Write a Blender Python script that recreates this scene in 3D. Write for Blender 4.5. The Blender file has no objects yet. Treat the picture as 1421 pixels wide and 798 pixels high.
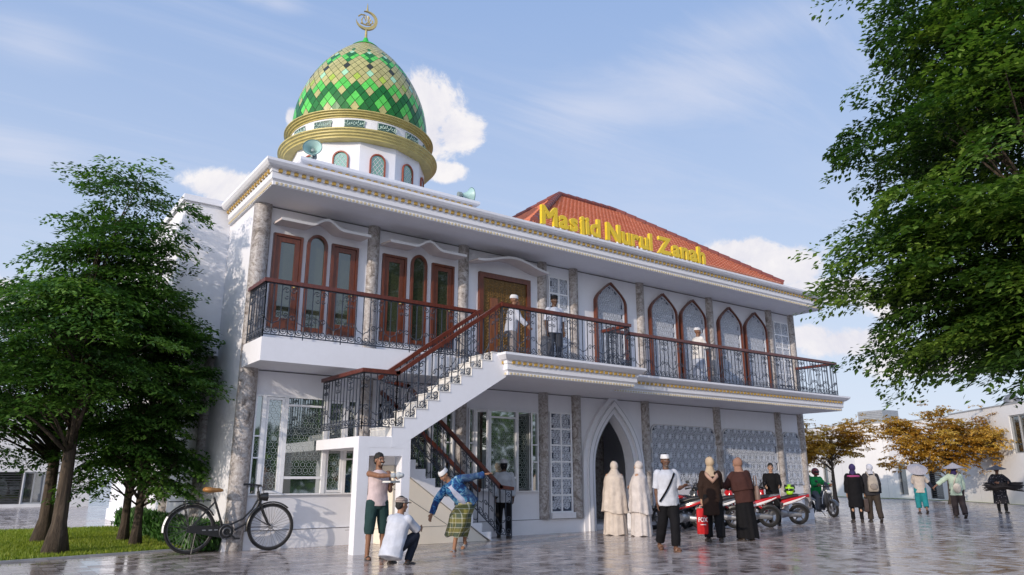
import bpy, bmesh, math, random
import numpy as np
from mathutils import Vector, Matrix, Quaternion, noise as mnoise
R = math.radians
PI = math.pi
random.seed(7)
scene = bpy.context.scene
col = scene.collection
SUN = Vector((-1.0, -0.34, 0.31)).normalized()

# ------------------------------------------------------------------ mesh helpers
class MB:
    def __init__(self):
        self.v, self.f, self.m = [], [], []
    def add(self, verts, faces, mi=0):
        o = len(self.v)
        self.v.extend([tuple(p) for p in verts])
        for f in faces:
            self.f.append(tuple(i + o for i in f)); self.m.append(mi)
    def merge(self, other, M=None):
        o = len(self.v)
        self.v.extend([tuple(M @ Vector(p)) for p in other.v] if M is not None else other.v)
        for f, m in zip(other.f, other.m):
            self.f.append(tuple(i + o for i in f)); self.m.append(m)
    def box(self, x0, x1, y0, y1, z0, z1, mi=0):
        self.add([(x0,y0,z0),(x1,y0,z0),(x1,y1,z0),(x0,y1,z0),(x0,y0,z1),(x1,y0,z1),(x1,y1,z1),(x0,y1,z1)],
                 [(0,3,2,1),(4,5,6,7),(0,1,5,4),(1,2,6,5),(2,3,7,6),(3,0,4,7)], mi)
    def obox(self, c, X, Y, Z, mi=0):
        c, X, Y, Z = Vector(c), Vector(X), Vector(Y), Vector(Z)
        s = [(-1,-1,-1),(1,-1,-1),(1,1,-1),(-1,1,-1),(-1,-1,1),(1,-1,1),(1,1,1),(-1,1,1)]
        self.add([c + X*a + Y*b + Z*d for a, b, d in s],
                 [(0,3,2,1),(4,5,6,7),(0,1,5,4),(1,2,6,5),(2,3,7,6),(3,0,4,7)], mi)
    def bar(self, p0, p1, w, h, up=(0,0,1), mi=0):
        p0, p1 = Vector(p0), Vector(p1); d = p1 - p0
        L = d.length; d = d / L; up = Vector(up)
        s = d.cross(up)
        if s.length < 1e-4: s = d.cross(Vector((0,1,0)))
        s.normalize(); u = s.cross(d)
        self.obox((p0+p1)/2, d*(L/2), s*(w/2), u*(h/2), mi)
    def tube(self, pts, r, n=6, cap=True, closed=False, mi=0):
        pts = [Vector(p) for p in pts]; N = len(pts)
        if N < 2: return
        rs = r if isinstance(r, (list, tuple)) else [r]*N
        t0 = (pts[1]-pts[0]).normalized()
        ref = Vector((0,0,1)) if abs(t0.z) < .9 else Vector((1,0,0))
        nrm = t0.cross(ref).normalized()
        vs, prev = [], t0
        for i, p in enumerate(pts):
            if closed: t = (pts[(i+1) % N]-pts[i-1])
            else: t = pts[min(i+1, N-1)]-pts[max(i-1, 0)]
            t = t.normalized() if t.length > 1e-9 else prev
            ax = prev.cross(t)
            if ax.length > 1e-6:
                nrm = Quaternion(ax.normalized(), prev.angle(t)) @ nrm
            prev = t
            b = t.cross(nrm)
            for k in range(n):
                a = 2*PI*k/n
                vs.append(p + (nrm*math.cos(a) + b*math.sin(a))*rs[i])
        fs = []
        for i in range(N if closed else N-1):
            j = (i+1) % N
            for k in range(n):
                l = (k+1) % n
                fs.append((i*n+k, i*n+l, j*n+l, j*n+k))
        if cap and not closed:
            fs.append(tuple(range(n-1, -1, -1))); fs.append(tuple((N-1)*n+k for k in range(n)))
        self.add(vs, fs, mi)
    def lathe(self, prof, n=24, M=None, mi=0, cap=True):
        M = M or Matrix.Identity(4)
        vs, fs = [], []
        for r, z in prof:
            for k in range(n):
                a = 2*PI*k/n
                vs.append(M @ Vector((r*math.cos(a), r*math.sin(a), z)))
        for i in range(len(prof)-1):
            for k in range(n):
                l = (k+1) % n
                fs.append((i*n+k, i*n+l, (i+1)*n+l, (i+1)*n+k))
        if cap:
            fs.append(tuple(range(n-1, -1, -1))); fs.append(tuple((len(prof)-1)*n+k for k in range(n)))
        self.add(vs, fs, mi)
    def prism(self, poly, fn, d0, d1, mi=0):
        n = len(poly)
        vs = [fn(p, d0) for p in poly] + [fn(p, d1) for p in poly]
        fs = [tuple(range(n)), tuple(range(2*n-1, n-1, -1))]
        for i in range(n):
            j = (i+1) % n
            fs.append((i, i+n, j+n, j))
        self.add(vs, fs, mi)
    def ring(self, outer, inner, fn, d0, d1, closed=False, mi=0):
        """band between two outlines with as many points each, from depth d0 to d1"""
        n = len(outer)
        vs = [fn(p, d0) for p in outer]+[fn(p, d0) for p in inner]+[fn(p, d1) for p in outer]+[fn(p, d1) for p in inner]
        fs = []
        rng = range(n if closed else n-1)
        for i in rng:
            j = (i+1) % n
            fs += [(i, j, n+j, n+i), (2*n+i, 3*n+i, 3*n+j, 2*n+j), (i, 2*n+i, 2*n+j, j), (n+i, n+j, 3*n+j, 3*n+i)]
        if not closed:
            fs += [(0, n, 3*n, 2*n), (n-1, 3*n-1, 4*n-1, 2*n-1)]
        self.add(vs, fs, mi)
    def ell(self, c, r, B=None, nu=12, nv=8, mi=0):
        c = Vector(c); B = B or Matrix.Identity(3)
        vs = [c + B @ Vector((0,0,-r[2]))]
        for j in range(1, nv):
            t = -PI/2 + PI*j/nv
            for k in range(nu):
                a = 2*PI*k/nu
                vs.append(c + B @ Vector((r[0]*math.cos(t)*math.cos(a), r[1]*math.cos(t)*math.sin(a), r[2]*math.sin(t))))
        vs.append(c + B @ Vector((0,0,r[2])))
        fs = []
        for k in range(nu):
            l = (k+1) % nu
            fs.append((0, 1+l, 1+k))
            for j in range(nv-2):
                fs.append((1+j*nu+k, 1+j*nu+l, 1+(j+1)*nu+l, 1+(j+1)*nu+k))
            fs.append((1+(nv-2)*nu+k, 1+(nv-2)*nu+l, len(vs)-1))
        self.add(vs, fs, mi)
    def cone(self, p0, r0, p1, r1, n=14, mi=0):
        self.tube([p0, p1], [r0, r1], n, True, False, mi)
    def capsule(self, p0, r0, p1, r1, n=12):
        self.cone(p0, r0, p1, r1, n)
        self.ell(p0, (r0,)*3, None, n, 8); self.ell(p1, (r1,)*3, None, n, 8)
    def loft(self, rings, cap=True, mi=0):
        n = len(rings[0]); vs = [p for rg in rings for p in rg]; fs = []
        for i in range(len(rings)-1):
            for k in range(n):
                l = (k+1) % n
                fs.append((i*n+k, i*n+l, (i+1)*n+l, (i+1)*n+k))
        if cap:
            fs.append(tuple(range(n-1, -1, -1))); fs.append(tuple((len(rings)-1)*n+k for k in range(n)))
        self.add(vs, fs, mi)
    def mesh(self, name, mats, smooth=None):
        me = bpy.data.meshes.new(name)
        me.from_pydata(self.v, [], self.f)
        mats = mats if isinstance(mats, (list, tuple)) else [mats]
        for m in mats: me.materials.append(m)
        if len(mats) > 1: me.polygons.foreach_set('material_index', self.m)
        if smooth:
            me.polygons.foreach_set('use_smooth', [True]*len(self.f))
            if smooth is not True: me.set_sharp_from_angle(angle=R(smooth))
        me.update()
        return me
    def build(self, name, mats, parent=None, smooth=None):
        return link(name, self.mesh(name, mats, smooth), parent)

def link(name, me, parent=None):
    o = bpy.data.objects.new(name, me); col.objects.link(o)
    if parent is not None: o.parent = parent
    return o
def thing(name, label, cat, loc=(0,0,0), rz=0, group=None):
    o = bpy.data.objects.new(name, None); col.objects.link(o)
    o.location = loc; o.rotation_euler = (0,0,rz); o.empty_display_size = .2
    tag(o, label, cat, group)
    return o
def tag(o, label, cat, group=None):
    o['label'] = label; o['category'] = cat
    if group: o['group'] = group
    return o
def kind(o, k):
    o['kind'] = k; return o
def copy_tree(o, parent=None):
    c = o.copy(); col.objects.link(c)
    if parent is not None: c.parent = parent
    for ch in list(o.children): copy_tree(ch, c)
    return c
def remesh(mb, name, mats, voxel=.01, sm=3, disp=0.0, dscale=9.0, seed=0):
    me = mb.mesh('tmp', [])
    o = bpy.data.objects.new('tmp', me); col.objects.link(o)
    m = o.modifiers.new('r', 'REMESH'); m.mode = 'VOXEL'; m.voxel_size = voxel; m.adaptivity = 0
    if sm:
        s = o.modifiers.new('s', 'SMOOTH'); s.factor = .5; s.iterations = sm
    dg = bpy.context.evaluated_depsgraph_get()
    out = bpy.data.meshes.new_from_object(o.evaluated_get(dg))
    bpy.data.objects.remove(o); bpy.data.meshes.remove(me)
    out.name = name
    out.materials.clear()
    for mt in (mats if isinstance(mats, (list, tuple)) else [mats]): out.materials.append(mt)
    n = len(out.vertices)
    if disp:
        co = np.empty(n*3, 'f'); out.vertices.foreach_get('co', co); co = co.reshape(-1, 3)
        nr = np.empty(n*3, 'f'); out.vertices.foreach_get('normal', nr); nr = nr.reshape(-1, 3)
        d = np.array([mnoise.noise((p[0]*dscale+seed, p[1]*dscale, p[2]*dscale*.8)) for p in co])
        co += nr*(d*disp)[:, None]
        out.vertices.foreach_set('co', co.ravel().astype('f'))
    out.polygons.foreach_set('use_smooth', [True]*len(out.polygons))
    out.update()
    return out
def pydata(name, V, F, mats, attr=None, smooth=False):
    """mesh out of numpy arrays: V (n,3), F (m,k) with k corners each; attr: one float per vertex named v"""
    me = bpy.data.meshes.new(name)
    n, (m, k) = len(V), F.shape
    me.vertices.add(n); me.vertices.foreach_set('co', V.astype('f').ravel())
    me.loops.add(m*k); me.loops.foreach_set('vertex_index', F.astype('i').ravel())
    me.polygons.add(m); me.polygons.foreach_set('loop_start', np.arange(0, m*k, k, dtype='i'))
    if smooth: me.polygons.foreach_set('use_smooth', np.ones(m, bool))
    me.update(calc_edges=True)
    if attr is not None:
        a = me.attributes.new('v', 'FLOAT', 'POINT'); a.data.foreach_set('value', attr.astype('f'))
    for mt in (mats if isinstance(mats, (list, tuple)) else [mats]): me.materials.append(mt)
    return me
def fXZ(p, d): return (p[0], d, p[1])      # outline in the facade plane, depth along Y
def bez(p0, p1, p2, p3, n):
    out = []
    for i in range(n+1):
        t = i/n; u = 1-t
        out.append(tuple(u*u*u*a+3*u*u*t*b+3*u*t*t*c+t*t*t*d for a, b, c, d in zip(p0, p1, p2, p3)))
    return out

# ------------------------------------------------------------------ material helpers
MT = {}
class NT:
    def __init__(self, name):
        self.mat = bpy.data.materials.new(name); self.mat.use_nodes = True
        self.t = self.mat.node_tree; self.t.nodes.clear()
        self.out = self.n('ShaderNodeOutputMaterial')
    def n(self, ty, **kw):
        nd = self.t.nodes.new(ty)
        for k, v in kw.items():
            if k in nd.inputs: nd.inputs[k].default_value = v
            else: setattr(nd, k, v)
        return nd
    def l(self, a, b): self.t.links.new(a, b)
    def bsdf(self, **kw):
        b = self.n('ShaderNodeBsdfPrincipled')
        for k, v in kw.items():
            b.inputs[k.replace('_', ' ')].default_value = v
        self.l(b.outputs[0], self.out.inputs[0]); return b
    def math(self, op, a, b=None):
        m = self.n('ShaderNodeMath', operation=op)
        for i, x in enumerate((a, b)):
            if x is None: continue
            if isinstance(x, (int, float)): m.inputs[i].default_value = x
            else: self.l(x, m.inputs[i])
        return m.outputs[0]
    def ramp(self, fac, stops):
        r = self.n('ShaderNodeValToRGB'); e = r.color_ramp.elements
        while len(e) < len(stops): e.new(.5)
        for q, (p, c) in zip(e, stops):
            q.position = p; q.color = (*c, 1) if len(c) == 3 else c
        self.l(fac, r.inputs[0]); return r.outputs[0]
    def mix(self, fac, a, b, mode='MIX'):
        m = self.n('ShaderNodeMix', data_type='RGBA', blend_type=mode)
        for s, x in ((m.inputs['Factor'], fac), (m.inputs[6], a), (m.inputs[7], b)):
            if isinstance(x, (int, float)): s.default_value = x
            elif isinstance(x, tuple): s.default_value = (*x, 1) if len(x) == 3 else x
            else: self.l(x, s)
        return m.outputs[2]
    def noise(self, scale, detail=3, rough=.55, vec=None, dist=0):
        n = self.n('ShaderNodeTexNoise'); n.inputs['Scale'].default_value = scale
        n.inputs['Detail'].default_value = detail; n.inputs['Roughness'].default_value = rough
        n.inputs['Distortion'].default_value = dist
        if vec is not None: self.l(vec, n.inputs['Vector'])
        return n.outputs['Fac']
    def obj(self):
        return self.n('ShaderNodeTexCoord').outputs['Object']
    def bump(self, h, strength, dist, b):
        bp = self.n('ShaderNodeBump'); bp.inputs['Strength'].default_value = strength; bp.inputs['Distance'].default_value = dist
        self.l(h, bp.inputs['Height']); self.l(bp.outputs[0], b.inputs['Normal'])
def mat(name, c, rough=.6, metal=0.0, var=.12, scale=6.0, bump=0.0, bscale=40, spec=.5, coat=0.0):
    if name in MT: return MT[name]
    t = NT(name); b = t.bsdf(Roughness=rough, Metallic=metal, Specular_IOR_Level=spec, Coat_Weight=coat, Coat_Roughness=.08)
    o = t.obj()
    f = t.noise(scale, 4, .6, o)
    lo = tuple(max(0, x*(1-var)) for x in c); hi = tuple(min(1, x*(1+var)) for x in c)
    t.l(t.ramp(f, [(.3, lo), (.7, hi)]), b.inputs['Base Color'])
    r = t.n('ShaderNodeMapRange'); r.inputs[3].default_value = max(.02, rough-.08); r.inputs[4].default_value = min(1, rough+.1)
    t.l(f, r.inputs[0]); t.l(r.outputs[0], b.inputs['Roughness'])
    if bump: t.bump(t.noise(bscale, 3, .6, o), bump, .01, b)
    MT[name] = t.mat
    return t.mat

def m_plaster(name, c, dirt=.10):
    t = NT(name); b = t.bsdf(Roughness=.72, Specular_IOR_Level=.35); o = t.obj()
    big = t.noise(.55, 5, .6, o); fine = t.noise(7, 4, .65, o)
    mp = t.n('ShaderNodeMapping'); mp.inputs['Scale'].default_value = (5, 5, .35); t.l(o, mp.inputs[0])
    streak = t.noise(1.0, 4, .6, mp.outputs[0])
    cc = t.mix(t.ramp(big, [(.35, (0,0,0)), (.75, (1,1,1))]), tuple(x*(1-dirt) for x in c), c)
    cc = t.mix(t.ramp(streak, [(.52, (0,0,0)), (.8, (.30,.30,.30))]), cc, tuple(x*.86 for x in c))
    cc = t.mix(t.ramp(fine, [(.3, (.06,.06,.06)), (.7, (0,0,0))]), cc, (.35,.33,.3))
    t.l(cc, b.inputs['Base Color']); t.bump(t.noise(60, 3, .6, o), .12, .004, b)
    return t.mat
def m_marble():
    t = NT('marble_cladding'); b = t.bsdf(Roughness=.5, Specular_IOR_Level=.3); o = t.obj()
    f = t.noise(2.6, 9, .78, o, 1.2); g = t.noise(14, 6, .7, o, .3)
    c = t.ramp(f, [(.35, (.075,.065,.06)), (.43, (.27,.245,.23)), (.50, (.50,.485,.485)), (.56, (.36,.34,.335)), (.63, (.12,.105,.095))])
    c = t.mix(t.ramp(g, [(.42, (.55,.55,.55)), (.6, (0,0,0))]), c, (.17,.14,.125))
    t.l(c, b.inputs['Base Color']); t.bump(g, .08, .004, b)
    return t.mat
def m_wood(name, a, bcol, rough=.38):
    t = NT(name); b = t.bsdf(Roughness=rough, Coat_Weight=.25, Coat_Roughness=.2); o = t.obj()
    mp = t.n('ShaderNodeMapping'); mp.inputs['Scale'].default_value = (9, 9, 1.6); t.l(o, mp.inputs[0])
    f = t.noise(2.5, 6, .65, mp.outputs[0], .8)
    t.l(t.ramp(f, [(.3, a), (.62, bcol)]), b.inputs['Base Color']); t.bump(f, .1, .003, b)
    return t.mat
def m_paving():
    t = NT('wet_stone_paving'); b = t.bsdf(Specular_IOR_Level=.62)
    g = t.n('ShaderNodeNewGeometry'); pos = g.outputs['Position']
    def cells(sx, sy, seedz):
        mp = t.n('ShaderNodeMapping'); mp.inputs['Scale'].default_value = (1/sx, 1/sy, 0); mp.inputs['Location'].default_value = (0, 0, seedz)
        t.l(pos, mp.inputs[0])
        fl = t.n('ShaderNodeVectorMath', operation='FLOOR'); t.l(mp.outputs[0], fl.inputs[0])
        wn = t.n('ShaderNodeTexWhiteNoise', noise_dimensions='3D'); t.l(fl.outputs[0], wn.inputs[0])
        fr = t.n('ShaderNodeVectorMath', operation='FRACTION'); t.l(mp.outputs[0], fr.inputs[0])
        return wn.outputs['Value'], fr.outputs[0]
    v1, fr = cells(.20, .20, 0); v2, _ = cells(.40, .20, 3.3); v3, _ = cells(.10, .10, 9.1)
    sep = t.n('ShaderNodeSeparateXYZ'); t.l(fr, sep.inputs[0])
    ex = t.math('MINIMUM', sep.outputs[0], t.math('SUBTRACT', 1.0, sep.outputs[0]))
    ey = t.math('MINIMUM', sep.outputs[1], t.math('SUBTRACT', 1.0, sep.outputs[1]))
    edge = t.math('LESS_THAN', t.math('MINIMUM', ex, ey), .02)
    tile = t.math('ADD', t.math('MULTIPLY', v1, .45), t.math('ADD', t.math('MULTIPLY', v2, .35), t.math('MULTIPLY', v3, .2)))
    stain = t.noise(.55, 6, .7, pos, .5); grain = t.noise(30, 4, .7, pos)
    c = t.ramp(tile, [(.14, (.13,.085,.068)), (.28, (.32,.255,.225)), (.50, (.47,.40,.37)), (.85, (.60,.525,.49))])
    c = t.mix(t.ramp(stain, [(.34, (.45,.45,.45)), (.58, (0,0,0))]), c, (.17,.14,.13))
    sp = t.noise(5.5, 5, .75, pos, .4)
    c = t.mix(t.ramp(sp, [(.54, (0,0,0)), (.66, (.75,.75,.75))]), c, (.12,.085,.07))
    c = t.mix(t.math('MULTIPLY', grain, .30), c, (.14,.13,.135))
    c = t.mix(t.math('MULTIPLY', edge, .75), c, (.07,.06,.058))
    t.l(c, b.inputs['Base Color'])
    rr = t.math('ADD', t.math('MULTIPLY', v1, .20), t.math('ADD', t.math('MULTIPLY', t.math('POWER', stain, 2.0), .26), .022))
    t.l(rr, b.inputs['Roughness'])
    h = t.math('ADD', t.math('ADD', t.math('MULTIPLY', t.noise(2.6, 3, .5, pos), .7), t.math('MULTIPLY', t.noise(14, 3, .6, pos), .22)), t.math('ADD', t.math('MULTIPLY', tile, .30), t.math('MULTIPLY', edge, -.35)))
    t.bump(h, .10, .03, b)
    return t.mat
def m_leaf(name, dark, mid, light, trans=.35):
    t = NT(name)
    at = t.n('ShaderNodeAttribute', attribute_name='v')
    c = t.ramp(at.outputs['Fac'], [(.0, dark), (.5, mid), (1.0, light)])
    d = t.n('ShaderNodeBsdfPrincipled'); d.inputs['Roughness'].default_value = .5; d.inputs['Specular IOR Level'].default_value = .35
    t.l(c, d.inputs['Base Color'])
    tr = t.n('ShaderNodeBsdfTranslucent')
    t.l(t.mix(1.0, c, (1.0, 1.15, .55), 'MULTIPLY'), tr.inputs[0])
    mx = t.n('ShaderNodeMixShader'); mx.inputs[0].default_value = trans
    t.l(d.outputs[0], mx.inputs[1]); t.l(tr.outputs[0], mx.inputs[2]); t.l(mx.outputs[0], t.out.inputs[0])
    return t.mat
def m_bark():
    t = NT('tree_bark'); b = t.bsdf(Roughness=.9); o = t.obj()
    mp = t.n('ShaderNodeMapping'); mp.inputs['Scale'].default_value = (14, 14, 1.6); t.l(o, mp.inputs[0])
    f = t.noise(1.2, 7, .7, mp.outputs[0], .6)
    t.l(t.ramp(f, [(.3, (.018,.013,.010)), (.55, (.075,.055,.040)), (.75, (.15,.115,.085))]), b.inputs['Base Color'])
    t.bump(f, .9, .05, b)
    return t.mat
def m_glass(name, c, gloss=.3, rough=.03):
    t = NT(name); o = t.obj()
    b = t.n('ShaderNodeBsdfPrincipled'); b.inputs['Roughness'].default_value = .12
    f = t.noise(.8, 4, .6, o)
    t.l(t.ramp(f, [(.3, tuple(x*.6 for x in c)), (.7, c)]), b.inputs['Base Color'])
    g = t.n('ShaderNodeBsdfGlossy'); g.inputs['Roughness'].default_value = rough; g.inputs['Color'].default_value = (.9,.95,.95,1)
    mx = t.n('ShaderNodeMixShader'); mx.inputs[0].default_value = gloss
    bp = t.n('ShaderNodeBump'); bp.inputs['Strength'].default_value = .06; bp.inputs['Distance'].default_value = .02
    t.l(t.noise(1.5, 2, .5, o), bp.inputs['Height']); t.l(bp.outputs[0], g.inputs['Normal'])
    t.l(b.outputs[0], mx.inputs[1]); t.l(g.outputs[0], mx.inputs[2]); t.l(mx.outputs[0], t.out.inputs[0])
    return t.mat
def m_attr(name, rough=.35, var=.12, metal=0.0, spec=.5):
    """colour from a per-corner colour attribute named Col"""
    t = NT(name); b = t.bsdf(Roughness=rough, Metallic=metal, Specular_IOR_Level=spec)
    a = t.n('ShaderNodeAttribute', attribute_name='Col')
    f = t.noise(20, 3, .6, t.obj())
    c = t.mix(t.ramp(f, [(.3, (var,)*3), (.7, (0,0,0))]), a.outputs['Color'], (.02,.02,.02))
    t.l(c, b.inputs['Base Color'])
    return t.mat
def m_cloth(name, c, rough=.85, wr=.35):
    if name in MT: return MT[name]
    t = NT(name); b = t.bsdf(Roughness=rough, Specular_IOR_Level=.15); o = t.obj()
    f = t.noise(7, 4, .6, o); w = t.noise(220, 2, .5, o)
    cc = t.mix(t.ramp(f, [(.35, (0,0,0)), (.7, (1,1,1))]), tuple(x*.82 for x in c), tuple(min(1, x*1.06) for x in c))
    cc = t.mix(t.math('MULTIPLY', w, .16), cc, tuple(x*.6 for x in c))
    t.l(cc, b.inputs['Base Color']); t.bump(t.noise(11, 3, .6, o), wr, .03, b)
    MT[name] = t.mat
    return t.mat
def m_plaid(name, base, a, b2, sc):
    t = NT(name); b = t.bsdf(Roughness=.85, Specular_IOR_Level=.2); o = t.obj()
    sep = t.n('ShaderNodeSeparateXYZ'); t.l(o, sep.inputs[0])
    ang = t.math('MULTIPLY', t.math('ARCTAN2', sep.outputs[0], sep.outputs[1]), .28)
    def stripe(v, per, w):
        return t.math('LESS_THAN', t.math('FRACT', t.math('DIVIDE', v, per)), w)
    s1 = stripe(ang, sc, .45); s2 = stripe(sep.outputs[2], sc, .45); s3 = stripe(ang, sc*.5, .12); s4 = stripe(sep.outputs[2], sc*.5, .12)
    c = t.mix(t.math('MULTIPLY', s1, .6), base, a); c = t.mix(t.math('MULTIPLY', s2, .6), c, b2)
    c = t.mix(t.math('MULTIPLY', t.math('ADD', s3, s4), .4), c, (.7,.68,.55))
    t.l(c, b.inputs['Base Color'])
    return t.mat

WHITE = m_plaster('white_painted_plaster', (.765,.775,.825), .06)
CREAM = m_plaster('cream_plaster', (.80,.735,.63), .05)
GREYW = m_plaster('grey_white_plaster', (.62,.62,.64), .08)
MARBLE = m_marble()
GOLD = mat('gold_paint', (.44,.28,.06), .5, .1, .15, 9)
GOLDL = mat('pale_gold_paint', (.46,.39,.14), .45, .05, .14, 5)
MAHOG = m_wood('mahogany_frame', (.070,.017,.007), (.145,.036,.013))
RAILW = m_wood('polished_red_wood', (.065,.014,.008), (.135,.030,.017), .3)
IRON = mat('wrought_iron', (.038,.048,.070), .5, .25, .25, 25)
LINE = mat('dark_joint', (.12,.12,.13), .8)
PANE_UP = m_glass('tinted_glass', (.050,.058,.034), .11)
PANE_LO = m_glass('dark_glass', (.035,.055,.045), .38)
FILM = mat('white_glass_film', (.30,.34,.33), .5)
ALU = mat('white_aluminium', (.76,.77,.80), .35, .0, .05)
LATT = mat('white_lattice_stone', (.54,.58,.66), .7, 0, .08)
LATB = mat('lattice_backing', (.055,.072,.115), .8, 0, .2, 3)
DOORW = m_wood('door_leaf_wood', (.13,.038,.012), (.22,.075,.025))
BRONZE = mat('bronze_relief', (.14,.080,.025), .45, .4, .3, 12)
BARK = m_bark()
# ================================================================== THE MOSQUE
mosque = thing('mosque', 'two storey white mosque with green tiled dome, outside staircase and iron balconies', 'mosque')
BX = 19.15                                   # facade runs from x = 0 to BX along y = 0
ZS = 6.97                                    # soffit of the main cornice
def part(name, mb, mats, smooth=None, parent=None):
    return mb.build(name, mats, parent or mosque, smooth)

GOLDP = mat('pale_rope_gold', (.55,.47,.30), .55, 0, .15, 9)
# ---- walls (front wall has a real pointed doorway)
def gothic(cx, w, zb, zs, za, k=.9, n=12):
    r = bez((w, zs), (w, zs+(za-zs)*.5), (w*.45, za-(za-zs)*.22), (0, za), n)
    r = [(w, zb)] + r
    return [(cx+p[0], p[1]) for p in r] + [(cx-p[0], p[1]) for p in r[-2::-1]]
DCX, DW, DZS, DZA = 10.06, .72, 1.55, 3.02
wl = MB()
wl.box(0, DCX-DW, 0, .25, 0, ZS); wl.box(DCX+DW, BX, 0, .25, 0, ZS)
arc = gothic(DCX, DW, 0, DZS, DZA)[1:-1]
for a, b in zip(arc, arc[1:]):               # wall above the doorway
    vs = [(a[0],0,a[1]),(b[0],0,b[1]),(b[0],0,ZS),(a[0],0,ZS),(a[0],.25,a[1]),(b[0],.25,b[1]),(b[0],.25,ZS),(a[0],.25,ZS)]
    wl.add(vs, [(0,3,2,1),(0,1,5,4),(4,5,6,7)])
wl.box(0, .25, .25, 14, 0, ZS); wl.box(BX-.25, BX, .25, 14, 0, ZS); wl.box(.25, BX-.25, 13.75, 14, 0, ZS)
wl.box(0, BX, 0, 14, ZS+.01, 7.30)
part('wall', wl, WHITE)
sd = MB(); sd.box(-1.0, -.002, 1.9, 11, 3.95, 7.38); sd.box(-1.06, -.002, 1.84, 11.05, 3.93, 4.2); sd.box(-1.07, .0, 1.83, 11.1, 7.38, 7.52)
part('side_bay', sd, WHITE)
hall = MB()                                   # the entrance hall behind the doorway
hall.box(8.4, 8.5, .26, 5, .002, 3.4); hall.box(13.2, 13.3, .26, 5, .002, 3.4); hall.box(8.5, 13.2, 4.9, 5, .002, 3.4)
hall.box(8.5, 13.2, .26, 4.9, 3.3, 3.4); hall.box(8.5, 13.2, .26, 4.9, 0.003, .13)
part('entrance_hall', hall, WHITE)
for hx in (10.15, 11.9):
    c = MB(); c.lathe([(.2, .13), (.2, 3.3)], 16, Matrix.Translation((hx, 2.6, 0))); part('column', c, MARBLE, 40)
pl = MB()
pl.box(-.06, DCX-1.13, -.06, -.002, 0, .35); pl.box(DCX+1.13, BX+.06, -.06, -.002, 0, .35); pl.box(-.06, -.002, -.002, 14, 0, .35)
part('plinth', pl, WHITE)
gl = MB()
gl.box(-.064, DCX-1.14, -.064, -.061, .338, .352); gl.box(DCX+1.14, BX, -.064, -.061, .338, .352); gl.box(.36, BX, -.006, -.001, 6.93, 6.955); gl.box(.36, BX, -.006, -.001, 3.43, 3.45)
part('wall_joint', gl, LINE)

# ---- columns
COLX = [.17, 2.73, 5.18, 7.67, 8.78, 11.38, 14.53, 17.67, 18.97]
for i, x in enumerate(COLX):
    c = MB(); r = .185 if i == 0 else .15
    y = .03 if i == 0 else .02
    c.lathe([(r, 0.002 if i == 0 else .34), (r, ZS)], 20, Matrix.Translation((x, y, 0)), 0, False)
    part('column', c, MARBLE, 40)
for y in (2.26, 5.42, 7.84):
    c = MB(); c.lathe([(.15, .3), (.15, 3.94)], 16, Matrix.Translation((-.01, y, 0)), 0, False); part('column', c, MARBLE, 40)

# ---- mouldings swept round a plan path with mitred corners
def sweep(mb, prof, path, mi=0, caps=True):
    P = [Vector((p[0], p[1], 0)) for p in path]; n = len(P); rings = []
    for i in range(n):
        ns = []
        for a, b in ((i-1, i), (i, i+1)):
            if 0 <= a and b < n:
                d = (P[b]-P[a]).normalized(); ns.append(Vector((d.y, -d.x, 0)))
        if len(ns) == 2:
            m = (ns[0]+ns[1]); m = m/(m.dot(ns[0]))
        else: m = ns[0]
        rings.append([P[i]+m*o+Vector((0,0,z)) for o, z in prof])
    mb.loft(rings, caps, mi)
def dentils(mb, path, off, z0, z1, w, gap, dep, mi=0, white=1):
    """a toothed strip, one connected surface"""
    for a, b in zip(path, path[1:]):
        a, b = Vector((*a, 0)), Vector((*b, 0)); d = (b-a); L = d.length; d.normalize(); nn = Vector((d.y, -d.x, 0))
        k = int(L/(w+gap)); p = L/k; g = p*gap/(w+gap); line = []
        for i in range(k):
            u = i*p
            line += [(u+g/2, .002), (u+g/2, dep), (u+p-g/2, dep), (u+p-g/2, .002)]
        vs = []
        for u, o in line:
            q = a+d*u+nn*(off+o); r = a+d*u+nn*(off+.001)
            vs += [r+Vector((0,0,z0)), q+Vector((0,0,z0)), q+Vector((0,0,z1)), r+Vector((0,0,z1))]
        fs = []
        for i in range(len(line)-1):
            j, l = 4*i, 4*i+4
            fs.append((j+1, l+1, l+2, j+2))
            if i % 4 == 1: fs += [(j, l, l+1, j+1), (j+2, l+2, l+3, j+3)]
        mb.add(vs, fs, mi); mb.m[-len(fs):] = [white if abs(line[i_][1]) < .01 and abs(line[i_+1][1]) < .01 else mi for i_ in range(len(line)-1) for _ in range(3 if i_ % 4 == 1 else 1)]
CORN = [(-.3,6.955),(0,6.955),(.035,6.96),(.035,7.035),(.02,7.04),(.07,7.085),(.07,7.215),(.09,7.22),(.09,7.285),(.16,7.30),(.20,7.33),(.24,7.385),(.24,7.44),(-.3,7.44)]
path = [(-.02, 1.82), (-.02, -1.18), (19.05, -1.18), (19.05, 6)]
cm = MB(); sweep(cm, CORN, path); cm.box(.25, 18.8, -.90, 0, 6.972, 7.42)
part('cornice', cm, WHITE)
dm = MB(); dentils(dm, path, .07, 7.215, 7.275, .075, .085, .05); dentils(dm, path, .035, 6.972, 7.02, .045, .045, .018, 2)
part('dentil_band', dm, [GOLD, WHITE, GOLDP])
rf = MB(); rf.box(.05, 18.9, -.85, 14, 7.422, 7.452); part('roof_slab', rf, GREYW)

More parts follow.
